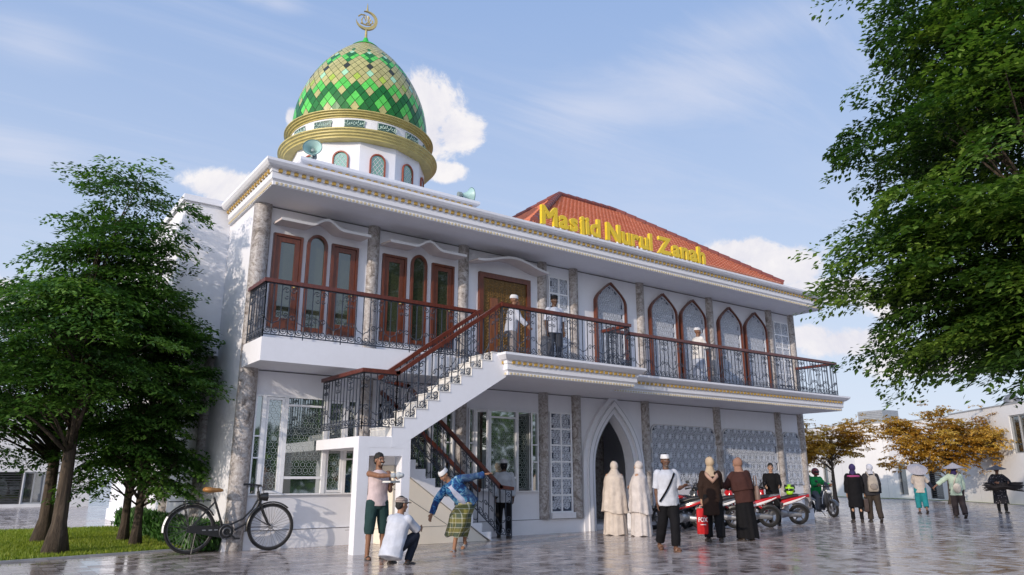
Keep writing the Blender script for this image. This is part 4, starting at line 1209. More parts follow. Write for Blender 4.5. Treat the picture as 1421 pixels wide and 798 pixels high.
wrap(J, 'robe_skirt', m_cloth('pale_blue_grey_cloth', (.42,.47,.58)), o, [((0,0,1.0),.185,.14,.2),((0,0,.7),.20,.16,.6),((0,0,.35),.21,.17,1),((0,0,.06),.225,.18,1.2)], 8, .04); headcap(J, WCAP, o, .085, .092, .042); shoes(J, LEATH, o)

# 8-9 the women in prayer robes
def mukena(label, loc, rz, mt, mt2, seed, faceturn):
    o, J = person(label, loc, rz, FAIR, dict(face=faceturn, ru=(-.02,.22,-1), rf=(-.8,.45,.05), lu=(.02,.22,-1), lf=(.8,.45,.0)), {}, 1.72)
    mb = MB(); s = J.s
    mb.ell(J.C+J.HB @ Vector((0,-.022,.020)), (.100,.108,.118), J.HB, 20, 14); mb.ell(J.C+J.HB @ Vector((0,.0,-.10)), (.095,.10,.085), J.HB)
    rings = []
    for c, rx, ry, w in [((0,.0,.52),.335,.27,1.3),((0,.0,.75),.305,.25,1.1),((0,.02,1.0),.28,.245,.8),((0,.02,1.2),.258,.215,.5),((0,0,1.36),.232,.172,.25),((0,0,1.45),.135,.12,.1),((0,0,1.53),.085,.09,0)]:
        rings.append([Vector(c)+Vector((rx*(1+.045*w*math.sin(a*9+seed))*math.cos(a), ry*(1+.045*w*math.sin(a*9+seed))*math.sin(a), .03*w*math.sin(a*2+seed))) for a in [2*PI*k/54 for k in range(54)]])
    mb.loft(rings); link('prayer_veil', remesh(mb, 'prayer_veil', mt, .012, 2, .014, 7, seed), o)
    wrap(J, 'prayer_skirt', mt2, o, [((0,0,.95),.20,.17,.2),((0,0,.6),.25,.22,.6),((0,0,.3),.27,.235,1),((0,.0,.012),.285,.25,1.25)], 11, .045, 60, seed)
CRM = m_cloth('cream_satin', (.60,.53,.47), .6, .6); CRM2 = m_cloth('pale_rose_satin', (.60,.555,.54), .6, .6)
mukena('woman in cream prayer robe seen from behind, left one at the pointed doorway', (8.84, -1.32, 0), face_dir(.5, .87), CRM, CRM, 1.0, (0,1,0))
mukena('woman in pale rose prayer robe turning her face left beside the pointed doorway', (9.10, -1.92, 0), face_dir(-.35, .6), CRM2, CRM2, 2.3, (.2,1,-.1))

# 10 the man walking towards the camera
o, J = person('bearded man in white polo shirt and white cap walking forward with a shoulder strap', (6.80, -4.90, 0), face_dir(-.45, -.89), (.13,.065,.042),
    dict(torso=(.03,.05,1), ru=(.10,-.12,-1), rf=(.0,.10,-1), lu=(-.22,.08,-.97), lf=(.05,.95,.12), rt=(-.02,-.26,-1), rs=(0,-.48,-.88), lt=(.0,.20,-1), ls=(0,-.02,-1), rfoot=(.1,1,-.45)), dict(lpalm=(.0,.1,1), lcurl=.45, beard=(.10,.09,.085)), 1.77, .009)
shirt(J, 'polo_shirt', WSHIRT, o, .54, .13, .028, 13); trousers(J, 'trousers', BLK, o, 1, .022, 14); headcap(J, WCAP, o, .085, .093, .040); hair(J, o); sandals(J, mat('tan_sandal', (.16,.08,.045), .5), o)
sb = MB(); pts = []
for t in [i/14 for i in range(15)]:
    a = .80*PI*t + .10*PI
    c = J.P+J.td*(.47-.52*t)
    pts.append(c+J.sd*(-.13+.36*t)*.9+J.fw*(.09+.098*math.sin(a)))
for p, q in zip(pts, pts[1:]): sb.bar(p, q, .034, .010, J.fw)
sb.build('bag_strap', BLK, o)

# 11-12 two women walking away in brown
BROWN = m_cloth('dark_brown_cloth', (.030,.017,.013)); MAR = m_cloth('maroon_brown_cloth', (.060,.026,.023))
o, J = person('woman in dark brown coat and beige headscarf seen from behind carrying a red bag', (9.10, -4.08, 0), face_dir(.62, .78), FAIR, dict(lu=(-.16,-.05,-1), lf=(-.05,.05,-1), ru=(.15,.35,-.9), rf=(-.2,.8,.2), lt=(-.05,.18,-1), rt=(.05,-.14,-1), rs=(0,-.2,-1)), dict(lcurl=1.0), 1.77)
shirt(J, 'coat', BROWN, o, 1.0, .40, .022, 15); hijab(J, m_cloth('beige_scarf', (.48,.37,.26)), o, .16, .155, 3); trousers(J, 'trousers', BLK, o, 1, .03, 16); shoes(J, LEATH, o)
sc_ = MB(); sc_.tube([J.P+J.td*t+J.sd*x+J.fw*y for t, x, y in ((.50,-.12,.0),(.42,-.10,-.15),(.30,.0,-.165),(.40,.10,-.15),(.50,.12,0))], [.03,.04,.05,.04,.03], 8); sc_.build('scarf_end', m_cloth('rose_scarf', (.42,.27,.21)), o, True)
M = Matrix.Translation(o.location) @ Matrix.Rotation(o.rotation_euler.z, 4, 'Z'); hw = M @ (J.W['l']+J.fd['l']*.10)
bg = thing('shopping_bag', 'bright red fabric shopping bag with white lettering hanging from a hand', 'bag', (hw.x, hw.y, hw.z-.62), R(-36)); bg.scale = (.74, .62, .95)
RED = m_cloth('red_bag_cloth', (.52,.022,.025), .6, .5)
mb = MB(); rings = []
for z, a, b in ((0,.15,.09),(.03,.165,.10),(.30,.165,.105),(.50,.155,.085),(.56,.13,.05)):
    rings.append([Vector((a*(1+.03*math.sin(3*t+z*9))*math.copysign(abs(math.cos(t))**.6, math.cos(t)), b*math.copysign(abs(math.sin(t))**.6, math.sin(t)), z)) for t in [2*PI*k/32 for k in range(32)]])
mb.loft(rings); mb.build('bag_body', RED, bg, 60)
mb = MB()
for y in (-.03, .03): mb.tube([(-.07, y, .55), (-.04, y*.6, .62), (.04, y*.6, .62), (.07, y, .55)], .012, 6)
mb.build('handle', m_cloth('red_handle', (.60,.35,.30)), bg)
g = font_mesh('FOX', .135, .002, .003); g.materials.append(mat('white_print', (.8,.8,.8), .6)); g.transform(Matrix.Rotation(PI/2, 4, 'X')); a, b = xspan(g); g.transform(Matrix.Translation((-(a+b)/2, -.109, .27))); link('lettering', g, bg)
mb = MB(); mb.box(-.08, .08, -.112, -.108, .20, .215); mb.build('lettering', MT['white_print'], bg)
o, J = person('woman in maroon shawl and black skirt leaning left, seen from behind', (10.02, -4.22, 0), face_dir(.45, .89), FAIR, dict(torso=(-.10,.10,1), head=(-.12,.05,1), face=(-.7,1,0), lu=(-.35,.35,-.8), lf=(-.3,.8,.1), ru=(.2,.1,-1), rf=(-.1,.5,-.8)), {}, 1.77)
shirt(J, 'blouse', MAR, o, 1.0, .16, .03, 17); hijab(J, m_cloth('rust_scarf', (.30,.17,.125)), o, .15, .155, 5)
sh = MB(); sh.loft(torso_rings(J, .05, [(.10,.20,.14),(.28,.20,.14),(.42,.175,.115),(.50,.12,.09)], 30, 9, .03, 2)); link('shawl', remesh(sh, 'shawl', MAR, .012, 2, .014, 9), o)
wrap(J, 'skirt', BLK, o, [((0,0,1.02),.17,.14,.2),((0,.0,.75),.20,.17,.5),((.02,0,.4),.215,.20,1),((.04,.02,.05),.235,.23,1.2)], 9, .05, 54, 2); shoes(J, LEATH, o)
M = Matrix.Translation(o.location) @ Matrix.Rotation(o.rotation_euler.z, 4, 'Z'); hp = M @ Vector((.30, .02, .86))
hb = thing('handbag', 'taupe handbag hanging on the right side of the woman in the maroon shawl', 'bag', hp, o.rotation_euler.z+PI/2)
mb = MB(); mb.loft([[Vector((a*math.copysign(abs(math.cos(t))**.5, math.cos(t)), b*math.copysign(abs(math.sin(t))**.5, math.sin(t)), z)) for t in [2*PI*k/24 for k in range(24)]] for z, a, b in ((0,.13,.05),(.04,.14,.055),(.20,.13,.05),(.30,.11,.03))]); TAUPE = mat('taupe_leather', (.19,.13,.11), .5); mb.build('bag_body', TAUPE, hb, 50)
mb = MB(); mb.tube([(-.08,0,.29),(-.05,0,.52),(.05,0,.52),(.08,0,.29)], .012, 6); mb.build('handle', TAUPE, hb)

# ------------------------------------------------------------------ motorbikes
CHROME = mat('brushed_metal', (.30,.30,.315), .38, .7, .2); TYRE = mat('tyre_rubber', (.010,.010,.011), .9, 0, .3, 30, .15); BLKP = mat('black_plastic', (.022,.022,.025), .42)
REDP = mat('red_paint', (.46,.012,.016), .16, 0, .06, 3, 0, 40, .5, .6); WHP = mat('white_bike_paint', (.70,.70,.72), .2, 0, .05, 3, 0, 40, .5, .5); GREYP = mat('graphite_paint', (.05,.055,.065), .2, .1, .1, 3, 0, 40, .5, .5)
def superring(y, zc, hw, hh, n=16, e=.7):
    return [Vector((hw*math.copysign(abs(math.cos(t))**e, math.cos(t)), y, zc+hh*math.copysign(abs(math.sin(t))**e, math.sin(t)))) for t in [2*PI*k/n for k in range(n)]]
def motorbike(label, loc, rz, paint, accent, group='parked motorbikes', lean=0.0, big=False):
    t = thing('motorbike', label, 'motorbike', loc, rz, group); t.rotation_euler = (0, lean, rz)
    k = 1.0
    for y in (-.63, .66):
        ty = MB(); ty.tube([(0, y+.245*math.cos(a), .292+.245*math.sin(a)) for a in [2*PI*i/36 for i in range(36)]], .047, 10, False, True); w = ty.build('wheel', TYRE, t, True)
        rm = MB(); rm.tube([(0, y+.200*math.cos(a), .292+.200*math.sin(a)) for a in [2*PI*i/30 for i in range(30)]], .020, 6, False, True)
        for i in range(5):
            a = 2*PI*i/5; rm.bar((0, y+.03*math.cos(a), .292+.03*math.sin(a)), (0, y+.195*math.cos(a+.25), .292+.195*math.sin(a+.25)), .034, .022, (1,0,0))
        rm.lathe([(.055,-.06),(.055,.06)], 14, Matrix.Translation((0,y,.292)) @ Matrix.Rotation(PI/2, 4, 'Y')); rm.build('rim', mat('dark_alloy', (.10,.10,.11), .35, .6), w, 40)
        dk = MB(); dk.lathe([(.105,-.004),(.105,.004)], 20, Matrix.Translation((.062,y,.292)) @ Matrix.Rotation(PI/2, 4, 'Y')); dk.build('brake_disc', CHROME, w, 40)
    b = MB()
    b.loft([superring(y, z, hw, hh) for y, z, hw, hh in ((-.96,.86,.025,.02),(-.88,.835,.07,.05),(-.70,.775,.115,.075),(-.45,.70,.135,.095),(-.18,.62,.140,.11),(.02,.545,.120,.10),(.16,.47,.09,.07))])
    body = b.build('body', paint, t, 50)
    f = MB()
    f.loft([[Vector((hw*math.cos(a), y+hd*math.sin(a)-abs(math.cos(a))*.05, z)) for a in [2*PI*i/18 for i in range(18)]] for z, y, hw, hd in ((.34,.27,.09,.05),(.46,.33,.165,.06),(.62,.385,.185,.075),(.78,.43,.175,.10),(.90,.455,.15,.12),(.99,.445,.115,.10),(1.05,.40,.08,.06))])
    f.build('front_fairing', paint, t, 50)
    c = MB(); c.loft([superring(y, z, hw, hh, 14) for y, z, hw, hh in ((-.05,.42,.10,.10),(.12,.38,.10,.09),(.30,.42,.09,.11),(.36,.62,.09,.14))]); c.build('underbody', BLKP, t, 50)
    for q in (-1, 1):
        s_ = MB(); s_.loft([[Vector((q*(hw+.002+.007*math.cos(a)), y, zc+hh*math.sin(a))) for a in [2*PI*i/10 for i in range(10)]] for y, zc, hw, hh in ((-.84,.815,.078,.012),(-.66,.745,.116,.028),(-.42,.665,.136,.036),(-.16,.590,.140,.030),(.03,.53,.12,.012))]); s_.build('side_stripe', accent, t, 40)
        fs = MB(); fs.loft([[Vector((q*(hw+.006*math.cos(a)), y+.03*math.sin(a), z)) for a in [2*PI*i/10 for i in range(10)]] for z, y, hw in ((.44,.31,.15),(.60,.37,.178),(.76,.43,.172),(.88,.46,.145))]); fs.build('fairing_stripe', accent, t, 40)
    s_ = MB(); s_.loft([superring(y, z, hw, hh) for y, z, hw, hh in ((-.74,.835,.06,.02),(-.62,.845,.115,.045),(-.38,.815,.135,.05),(-.26,.775,.14,.045),(-.02,.735,.125,.045),(.10,.70,.07,.03))]); s_.build('seat', BLKP, t, 50)
    e = MB(); e.ell((0,-.16,.33), (.12,.20,.13)); e.loft([superring(y, z, .06, hh, 12) for y, z, hh in ((-.70,.292,.045),(-.55,.30,.075),(-.25,.315,.085),(-.02,.33,.09))])
    e2 = MB(); e2.merge(e, Matrix.Translation((-.05,0,0))); e2.lathe([(.11,-.15),(.115,-.13),(.085,-.125)], 18, Matrix.Translation((-.02,-.06,.32)) @ Matrix.Rotation(PI/2, 4, 'Y')); e2.build('engine', CHROME, t, 40)
    x = MB(); x.tube([(.07,-.02,.24),(.12,-.18,.22),(.15,-.34,.26),(.155,-.42,.29)], .022, 8); x.tube([(.155,-.40,.285),(.16,-.46,.305),(.165,-.78,.40),(.165,-.84,.415)], [.035,.055,.058,.04], 12); x.build('exhaust', CHROME, t, 40)
    fk = MB()
    for q in (-1, 1): fk.tube([(q*.075,.66,.292),(q*.075,.54,.66),(q*.05,.46,.92)], .021, 8)
    fk.build('fork', BLKP, t, 40)
    fd = MB()
    def fender(y, a0, a1, r, w): 
        o_, i_ = [], []
        rings = []
        for i in range(13):
            a = R(a0+(a1-a0)*i/12); cy, cz = y+r*math.cos(a), .292+r*math.sin(a); ny, nz = math.cos(a), math.sin(a)
            rings.append([Vector((u*w, cy+ny*(h_), cz+nz*h_)) for u, h_ in ((-1,-.045),(-.8,.0),(0,.014),(.8,0),(1,-.045),(.9,-.05),(0,.002),(-.9,-.05))])
        fd.loft(rings)
    fender(.66, 20, 150, .315, .065); fd.build('front_fender', paint, t, 50); fd = MB(); fender(-.63, 60, 170, .325, .07); fd.build('rear_fender', BLKP, t, 50)
    h = MB(); h.tube([(-.35,.22,1.03),(-.22,.30,1.06),(-.06,.38,1.04),(.06,.38,1.04),(.22,.30,1.06),(.35,.22,1.03)], .016, 8); hb_ = h.build('handlebar', BLKP, t, 40)
    for q in (-1, 1):
        g = MB(); g.tube([(q*.25,.285,1.055),(q*.36,.215,1.03)], .021, 8); g.tube([(q*.22,.33,1.05),(q*.34,.29,1.04)], .007, 5); g.build('grip', TYRE, hb_)
        m_ = MB(); m_.tube([(q*.20,.32,1.06),(q*.25,.36,1.14),(q*.30,.34,1.20)], .007, 6); m_.ell((q*.33,.34,1.225), (.062,.014,.038)); m_.build('mirror', BLKP, t, True)
    cw = MB(); cw.ell((0,.40,1.04), (.13,.10,.06)); cw.loft([[Vector((hw*math.cos(a), y+.02*math.sin(a), z)) for a in [2*PI*i/14 for i in range(14)]] for z, y, hw in ((1.02,.47,.12),(1.12,.42,.10),(1.20,.37,.055))]); cw.build('windshield', BLACKG, t, True)
    hl = MB(); hl.ell((0,.545,.86), (.11,.035,.06)); hl.build('headlight', mat('lamp_glass', (.62,.64,.66), .1, .3), t, True)
    tl = MB(); tl.ell((0,-.93,.815), (.065,.045,.03)); tl.build('tail_light', mat('red_lamp', (.35,.01,.01), .15), t, True)
    np_ = MB(); np_.bar((0,-.88,.76),(0,-.99,.56), .05, .01, (0,1,.5)); np_.obox((0,-.985,.59), (.11,0,0), (0,.004,.0015), (0,-.03,.075)); np_.build('number_plate', BLKP, t)
    gr = MB(); gr.tube([(-.09,-.60,.84),(-.11,-.84,.88),(0,-.95,.895),(.11,-.84,.88),(.09,-.60,.84)], .012, 6); gr.build('grab_rail', CHROME, t, 40)
    sd_ = MB(); sd_.tube([(-.06,-.12,.24),(-.20,-.06,.02)], .012, 6); sd_.build('side_stand', BLKP, t)
    return t
motorbike('red and white motorbike with tall dark windshield parked facing right, leftmost in the row', (12.55, -.62, 0), face_dir(.80, .22), REDP, WHP)
def parked(label, rear, d, paint, acc):
    d = vn((*d, 0)); p = Vector((*rear, 0))+d*.63
    return motorbike(label, p, face_dir(d.x, d.y), paint, acc, lean=R(-6))
parked('dark motorbike with silver engine partly hidden between the two women in brown', (11.75, -1.55), (-.55,.83), GREYP, REDP)
parked('graphite and white motorbike parked just right of the woman in the maroon shawl', (13.05, -1.60), (-.62,.78), GREYP, WHP)
mk3 = parked('red and white motorbike with raised tail parked in front of the man in black', (14.30, -1.78), (-.70,.72), REDP, WHP)
mk4 = parked('red motorbike at the right end of the row carrying a green helmet', (16.05, -1.55), (-.72,.70), REDP, WHP)
def on(t, p): return t.matrix_basis @ Vector(p)
GRN = mat('lime_helmet_paint', (.32,.62,.02), .18, 0, .05, 3, 0, 40, .5, .5)
hp = on(mk4, (0, -.42, .99)); hh = thing('helmet', 'lime green and black helmet resting on the seat of a red motorbike', 'helmet', hp, R(120)); helmet_mesh(GRN, BLACKG, 'shell', hh, Matrix.Identity(4), 1.12, mat('black_decal', (.02,.02,.02), .3))
hp = on(mk3, (.24, .20, .98)); hh = thing('helmet', 'red and white helmet hanging on the handlebar of a parked motorbike', 'helmet', hp, R(200)); helmet_mesh(REDP, BLACKG, 'shell', hh, Matrix.Identity(4), 1.0, WHP)
# 13 the man in black
o, J = person('man in black long sleeved shirt standing between the parked motorbikes', (15.35, -1.22, 0), face_dir(-.75, -.55), FAIR, dict(ru=(.12,.45,-.9), rf=(-.1,.95,-.25), lu=(-.15,.35,-.9), lf=(.05,.95,-.2)))
shirt(J, 'shirt', BLK, o, 1.0, .12, .012, 20); trousers(J, 'trousers', BLK, o, 1, .01, 21); hair(J, o); shoes(J, LEATH, o)
# 14-15 the green riders
sco = motorbike('black scooter with white nose ridden by two people in green jackets', (21.01, .80, 0), face_dir(-.37, -.93), GREYP, WHP, 'ridden motorbikes')
GJ = m_cloth('green_rider_jacket', (.02,.30,.07), .7); GJ2 = m_cloth('dark_green_jacket', (.02,.16,.06), .7)
def rider(label, y, hipz, jacket, hm, acc, tilt, arms):
    p = on(sco, (0, y, 0)); d = dict(hip=hipz, torso=(0,tilt,1), rt=(.28,.86,-.42), lt=(-.28,.86,-.42), rs=(.02,-.20,-1), ls=(-.02,-.20,-1)); d.update(arms)
    o, J = person(label, (p.x, p.y, p.z), sco.rotation_euler.z, BR, d)
    shirt(J, 'jacket', jacket, o, 1.0, .08, .022, 22); trousers(J, 'trousers', m_cloth('grey_denim', (.16,.165,.18)), o, 1, .01, 23); shoes(J, LEATH, o)
    helmet_mesh(hm, BLACKG, 'helmet', o, Matrix.Translation(J.C) @ J.HB.to_4x4(), 1.0, acc)
    return o
rider('scooter driver in bright green jacket and red helmet gripping the handlebar', -.16, .86, GJ, mat('maroon_helmet', (.22,.035,.03), .2), None, .08, dict(ru=(.22,.50,-.75), rf=(.05,.95,.06), lu=(-.22,.50,-.75), lf=(-.05,.95,.06)))
rider('scooter passenger in dark jacket and pale green helmet behind the driver', -.52, .92, GJ2, mat('pale_green_helmet', (.30,.42,.24), .25), None, .02, dict(ru=(.35,.10,-.9), rf=(.05,.35,-.9), lu=(-.35,.1,-.9), lf=(-.05,.35,-.9), off=(.20,0,.03)))
# 16-17 two women walking away
o, J = person('woman in long black coat with pink scarf and purple headscarf walking away', (18.55, -1.95, 0), face_dir(.75, .66), FAIR, dict(lt=(-.05,.16,-1), rt=(.05,-.14,-1), rs=(0,-.15,-1)))
shirt(J, 'coat', BLK, o, 1.0, .50, .035, 24); hijab(J, m_cloth('purple_scarf', (.045,.035,.11)), o, .10, .13, 6); trousers(J, 'trousers', BLK, o, 1, .0, 25); shoes(J, LEATH, o)
sc_ = MB(); sc_.tube([J.P+J.td*(.44+.0*math.sin(a))+J.sd*.185*math.cos(a)+J.fw*.135*math.sin(a) for a in [2*PI*k/20 for k in range(20)]], .035, 8, False, True); sc_.build('scarf', m_cloth('pink_scarf', (.36,.07,.20)), o, True)
o, J = person('woman in pale grey headscarf and dark jacket walking away with a backpack', (18.98, -2.28, 0), face_dir(.75, .66), FAIR, dict(lu=(-.16,0,-1), lf=(-.05,.05,-1), rt=(.06,-.22,-1), rs=(0,-.45,-.9), rfoot=(.1,1,-.6), lt=(-.05,.16,-1)), dict(lcurl=1.0))
shirt(J, 'jacket', m_cloth('charcoal_cloth', (.03,.03,.036)), o, 1.0, .14, .03, 26); hijab(J, m_cloth('pale_grey_scarf', (.50,.52,.60)), o, .08, .11, 7); trousers(J, 'trousers', m_cloth('dark_olive_cloth', (.045,.036,.03)), o, 1, .02, 27); shoes(J, LEATH, o)
M = Matrix.Translation(o.location) @ Matrix.Rotation(o.rotation_euler.z, 4, 'Z')
bp_ = thing('backpack', 'beige backpack on the back of the woman in the pale grey headscarf', 'backpack', M @ Vector((0,-.155,.92)), o.rotation_euler.z)
BEI = m_cloth('beige_canvas', (.36,.32,.28)); mb = MB(); mb.loft([[Vector((a*math.copysign(abs(math.cos(t))**.6, math.cos(t)), -.07+b*math.copysign(abs(math.sin(t))**.6, math.sin(t)), z)) for t in [2*PI*k/24 for k in range(24)]] for z, a, b in ((0,.13,.06),(.05,.155,.09),(.30,.15,.095),(.44,.12,.07),(.50,.06,.04))]); mb.build('pack_body', BEI, bp_, 60)
mb = MB(); mb.ell((0,-.165,.15), (.11,.045,.10)); mb.build('front_pocket', m_cloth('taupe_canvas', (.25,.22,.20)), bp_, True)
for q in (-1, 1):
    mb = MB(); mb.tube([(q*.08,-.01,.46),(q*.10,.10,.56),(q*.11,.17,.60),(q*.115,.30,.50),(q*.12,.32,.30),(q*.13,.22,.10)], .022, 6); mb.build('strap', BEI, bp_, True)
hw = M @ (J.W['l']+J.fd['l']*.10); br = thing('briefcase', 'dark brown case carried low between the two women walking away', 'case', (hw.x, hw.y, hw.z-.46), o.rotation_euler.z)
mb = MB(); mb.loft([superring(y, .20, .07*a, .20*a, 20, .4) for y, a in ((-.17,.9),(-.16,1),(.16,1),(.17,.9))]); mb.build('case_body', mat('dark_brown_leather', (.045,.028,.024), .45), br, 40)
mb = MB(); mb.tube([(0,-.06,.40),(0,-.05,.455),(0,.05,.455),(0,.06,.40)], .011, 6); mb.build('handle', LEATH, br)
# 18-20 the farm workers in conical hats
def cone_hat(J, mt, parent, r=.30, h=.17, tilt=(0,0)):
    mb = MB(); M = Matrix.Translation(J.C) @ J.HB.to_4x4() @ Matrix.Translation((0,-.01,.045)) @ Matrix.Rotation(tilt[0], 4, 'X') @ Matrix.Rotation(tilt[1], 4, 'Y')
    mb.lathe([(r-.01,-.008),(r,.0),(r*.72,h*.26),(r*.42,h*.56),(r*.16,h*.86),(.004,h),(.004,h-.02),(r*.40,h*.50),(r*.97,-.012)], 40, M, 0, False); mb.build('conical_hat', mt, parent, 50)
STRAW = mat('pale_woven_straw', (.31,.295,.32), .8, 0, .2, 30, .4, 60); DSTRAW = mat('dark_woven_straw', (.075,.065,.065), .7, 0, .3, 30, .4, 60)
o, J = person('farm worker in pale conical hat, beige shirt and teal trousers walking away', (26.1, -.32, 0), face_dir(.80, .6), MB_, dict(ru=(.55,.30,-.75), rf=(.55,.25,-.75), lu=(-.1,.4,-.9), lf=(.1,.8,.2), rt=(.05,-.10,-1), rs=(0,-.45,-.9), rfoot=(0,1,-.7)), {}, 1.74)
shirt(J, 'shirt', m_cloth('beige_shirt', (.48,.42,.37)), o, .52, .16, .03, 30); trousers(J, 'trousers', m_cloth('teal_cloth', (.02,.20,.22)), o, .84, .035, 31); cone_hat(J, STRAW, o, .36, .17, (R(38), 0)); shoes(J, LEATH, o)
sl_ = MB()
for k in 'r': sl_.cone(J.S[k].lerp(J.E[k], .6), .068, J.E[k].lerp(J.W[k], .9), .066)
link('sleeve', remesh(sl_, 'sleeve', DKB, .011, 2), o)
o, J = person('farm worker in pale conical hat and light green jacket with a cream shoulder bag', (23.9, -2.62, 0), face_dir(.80, .6), MB_, dict(lu=(-.75,.20,-.6), lf=(-.75,.1,-.6), ru=(.25,.2,-1), rt=(.05,-.16,-1), rs=(0,-.45,-.9), rfoot=(0,1,-.7)), {}, 1.76)
shirt(J, 'jacket', m_cloth('pale_green_jacket', (.42,.52,.42)), o, .9, .20, .03, 32); trousers(J, 'trousers', m_cloth('brown_black_cloth', (.035,.028,.03)), o, 1, .03, 33); cone_hat(J, STRAW, o, .33, .17, (R(6), R(-4))); hijab(J, m_cloth('deep_violet_cloth', (.04,.03,.11)), o, .14, .14, 8); shoes(J, LEATH, o)
M = Matrix.Translation(o.location) @ Matrix.Rotation(o.rotation_euler.z, 4, 'Z'); sb_ = thing('shoulder_bag', 'cream cloth bag slung across the back of the worker in the light green jacket', 'bag', M @ Vector((-.02,-.20,.86)), o.rotation_euler.z)
mb = MB(); mb.ell((0,-.03,.14), (.13,.07,.17)); mb.tube([(-.08,.0,.26),(-.02,.02,.45),(.08,.05,.60),(.14,.14,.66)], .02, 6); mb.build('bag_body', m_cloth('cream_canvas', (.56,.50,.43)), sb_, True)
def m_speck():
    t = NT('speckled_black_cloth'); b = t.bsdf(Roughness=.85, Specular_IOR_Level=.2)
    v = t.n('ShaderNodeTexVoronoi'); v.inputs['Scale'].default_value = 16; t.l(t.obj(), v.inputs['Vector'])
    t.l(t.mix(t.math('LESS_THAN', v.outputs['Distance'], .20), (.016,.015,.018), (.30,.26,.27)), b.inputs['Base Color']); return t.mat
SPK = m_speck()
o, J = person('person in dark conical hat and speckled black gown clasping a bundle of sticks', (29.2, -1.9, 0), face_dir(-.75, -.66), MB_, dict(ru=(.50,.35,-.75), rf=(-.35,.9,-.1), lu=(-.5,.35,-.75), lf=(.35,.9,-.1), lt=(-.08,.12,-1)), {}, 1.76)
shirt(J, 'gown', SPK, o, 1.0, .30, .055, 34)
wrap(J, 'gown_skirt', SPK, o, [((0,0,.95),.20,.17,.2),((0,0,.65),.24,.20,.7),((0,0,.36),.26,.21,1.1)], 8, .05, 50, 3); trousers(J, 'trousers', BLK, o, 1, .0, 35); cone_hat(J, DSTRAW, o, .35, .15, (R(-4), R(3))); shoes(J, LEATH, o)
M = Matrix.Translation(o.location) @ Matrix.Rotation(o.rotation_euler.z, 4, 'Z'); sk = thing('stick_bundle', 'bundle of dark sticks carried under the arm by the person in the speckled gown', 'sticks', M @ Vector((0,.16,.98)), o.rotation_euler.z)
rnd = random.Random(5); mb = MB()
for i in range(150):
    a = rnd.uniform(0, 2*PI); r = .12*math.sqrt(rnd.random()); x0 = -.62+rnd.uniform(-.22,.25); x1 = .45+rnd.uniform(-.25,.2); sp = 1.6
    mb.tube([(x0, r*math.cos(a)*sp+.05, r*math.sin(a)*sp+.02), (-.05, r*math.cos(a)+.03, r*math.sin(a)+.06), (x1, r*math.cos(a)*sp*.9+.05, r*math.sin(a)*sp*.9+.02)], .008, 4)
mb.build('stick', mat('dark_bark_stick', (.035,.028,.027), .9), sk)
mb = MB(); mb.tube([(-.2, .03+.14*math.cos(a), .06+.14*math.sin(a)) for a in [2*PI*k/18 for k in range(18)]], .010, 5, False, True); mb.build('tie', LEATH, sk)

# ------------------------------------------------------------------ bicycle
bi = thing('bicycle', 'black roadster bicycle with tan saddle and white rear mudguard tip by the corner column', 'bicycle', (.02, -.28, 0), R(-5.5)); bi.scale = (1.225,)*3
BKE = mat('black_enamel', (.014,.014,.015), .28, 0, .1); RW = .352
def Y(x, z, y=0): return Vector((x, y, z))
for hx in (-.585, .585):
    ty = MB(); ty.tube([Y(hx+(RW-.02)*math.cos(a), RW+(RW-.02)*math.sin(a)) for a in [2*PI*i/64 for i in range(64)]], .020, 10, False, True); w = ty.build('wheel', TYRE, bi, True)
    rm = MB(); rm.tube([Y(hx+(RW-.046)*math.cos(a), RW+(RW-.046)*math.sin(a)) for a in [2*PI*i/64 for i in range(64)]], .011, 6, False, True); rm.build('rim', mat('worn_dark_rim', (.09,.09,.095), .4, .6), w, True)
    sp = MB()
    for i in range(36):
        a = 2*PI*i/36; q = .028 if i % 2 else -.028; da = .55 if (i//2) % 2 else -.55
        sp.tube([Y(hx+.028*math.cos(a+da), RW+.028*math.sin(a+da), q), Y(hx+(RW-.046)*math.cos(a), RW+(RW-.046)*math.sin(a))], .0022, 4)
    sp.build('spoke', mat('dull_spoke', (.16,.16,.17), .45, .6), w)
    hb_ = MB(); hb_.lathe([(.014,-.06),(.030,-.035),(.020,-.02),(.020,.02),(.030,.035),(.014,.06)], 14, Matrix.Translation(Y(hx, RW)) @ Matrix.Rotation(PI/2, 4, 'X')); hb_.build('hub', CHROME, w, 40)
BBx, BBz = -.10, .30
fr = MB()
fr.tube([Y(BBx,BBz), Y(-.285,.80)], .017, 10); fr.tube([Y(.385,.74), Y(.355,.885)], .022, 10)
fr.tube([Y(.378,.80), Y(.29,.62), Y(.16,.48), Y(.0,.405), Y(-.135,.40)], .0145, 10); fr.tube([Y(.388,.75), Y(.33,.56), Y(.20,.40), Y(.04,.315), Y(BBx,BBz)], .0165, 10)
for q in (-.05, .05):
    fr.tube([Y(BBx,BBz,q*.6), Y(-.585,RW,q)], .011, 8); fr.tube([Y(-.26,.74,q*.4), Y(-.585,RW,q)], .010, 8)
fr.build('frame', BKE, bi, 40)
fk = MB()
for q in (-.05, .05): fk.tube([Y(.393,.72,q*.7), Y(.46,.56,q), Y(.535,.41,q), Y(.585,RW,q)], [.014,.014,.011,.009], 8)
fk.bar(Y(.39,.735,-.045), Y(.39,.735,.045), .03, .03); fk.build('fork', BKE, bi, 40)
cc = MB()
top = [(-.64,.325),(-.62,.39),(-.56,.405),(-.14,.385),(-.06,.40),(.02,.36),(.035,.30),(.02,.235),(-.06,.20),(-.16,.22),(-.56,.30),(-.62,.305)]
cc.prism(top, lambda p, d: Y(p[0], p[1], d), -.065, -.045); cco = cc.build('chain_case', BKE, bi)
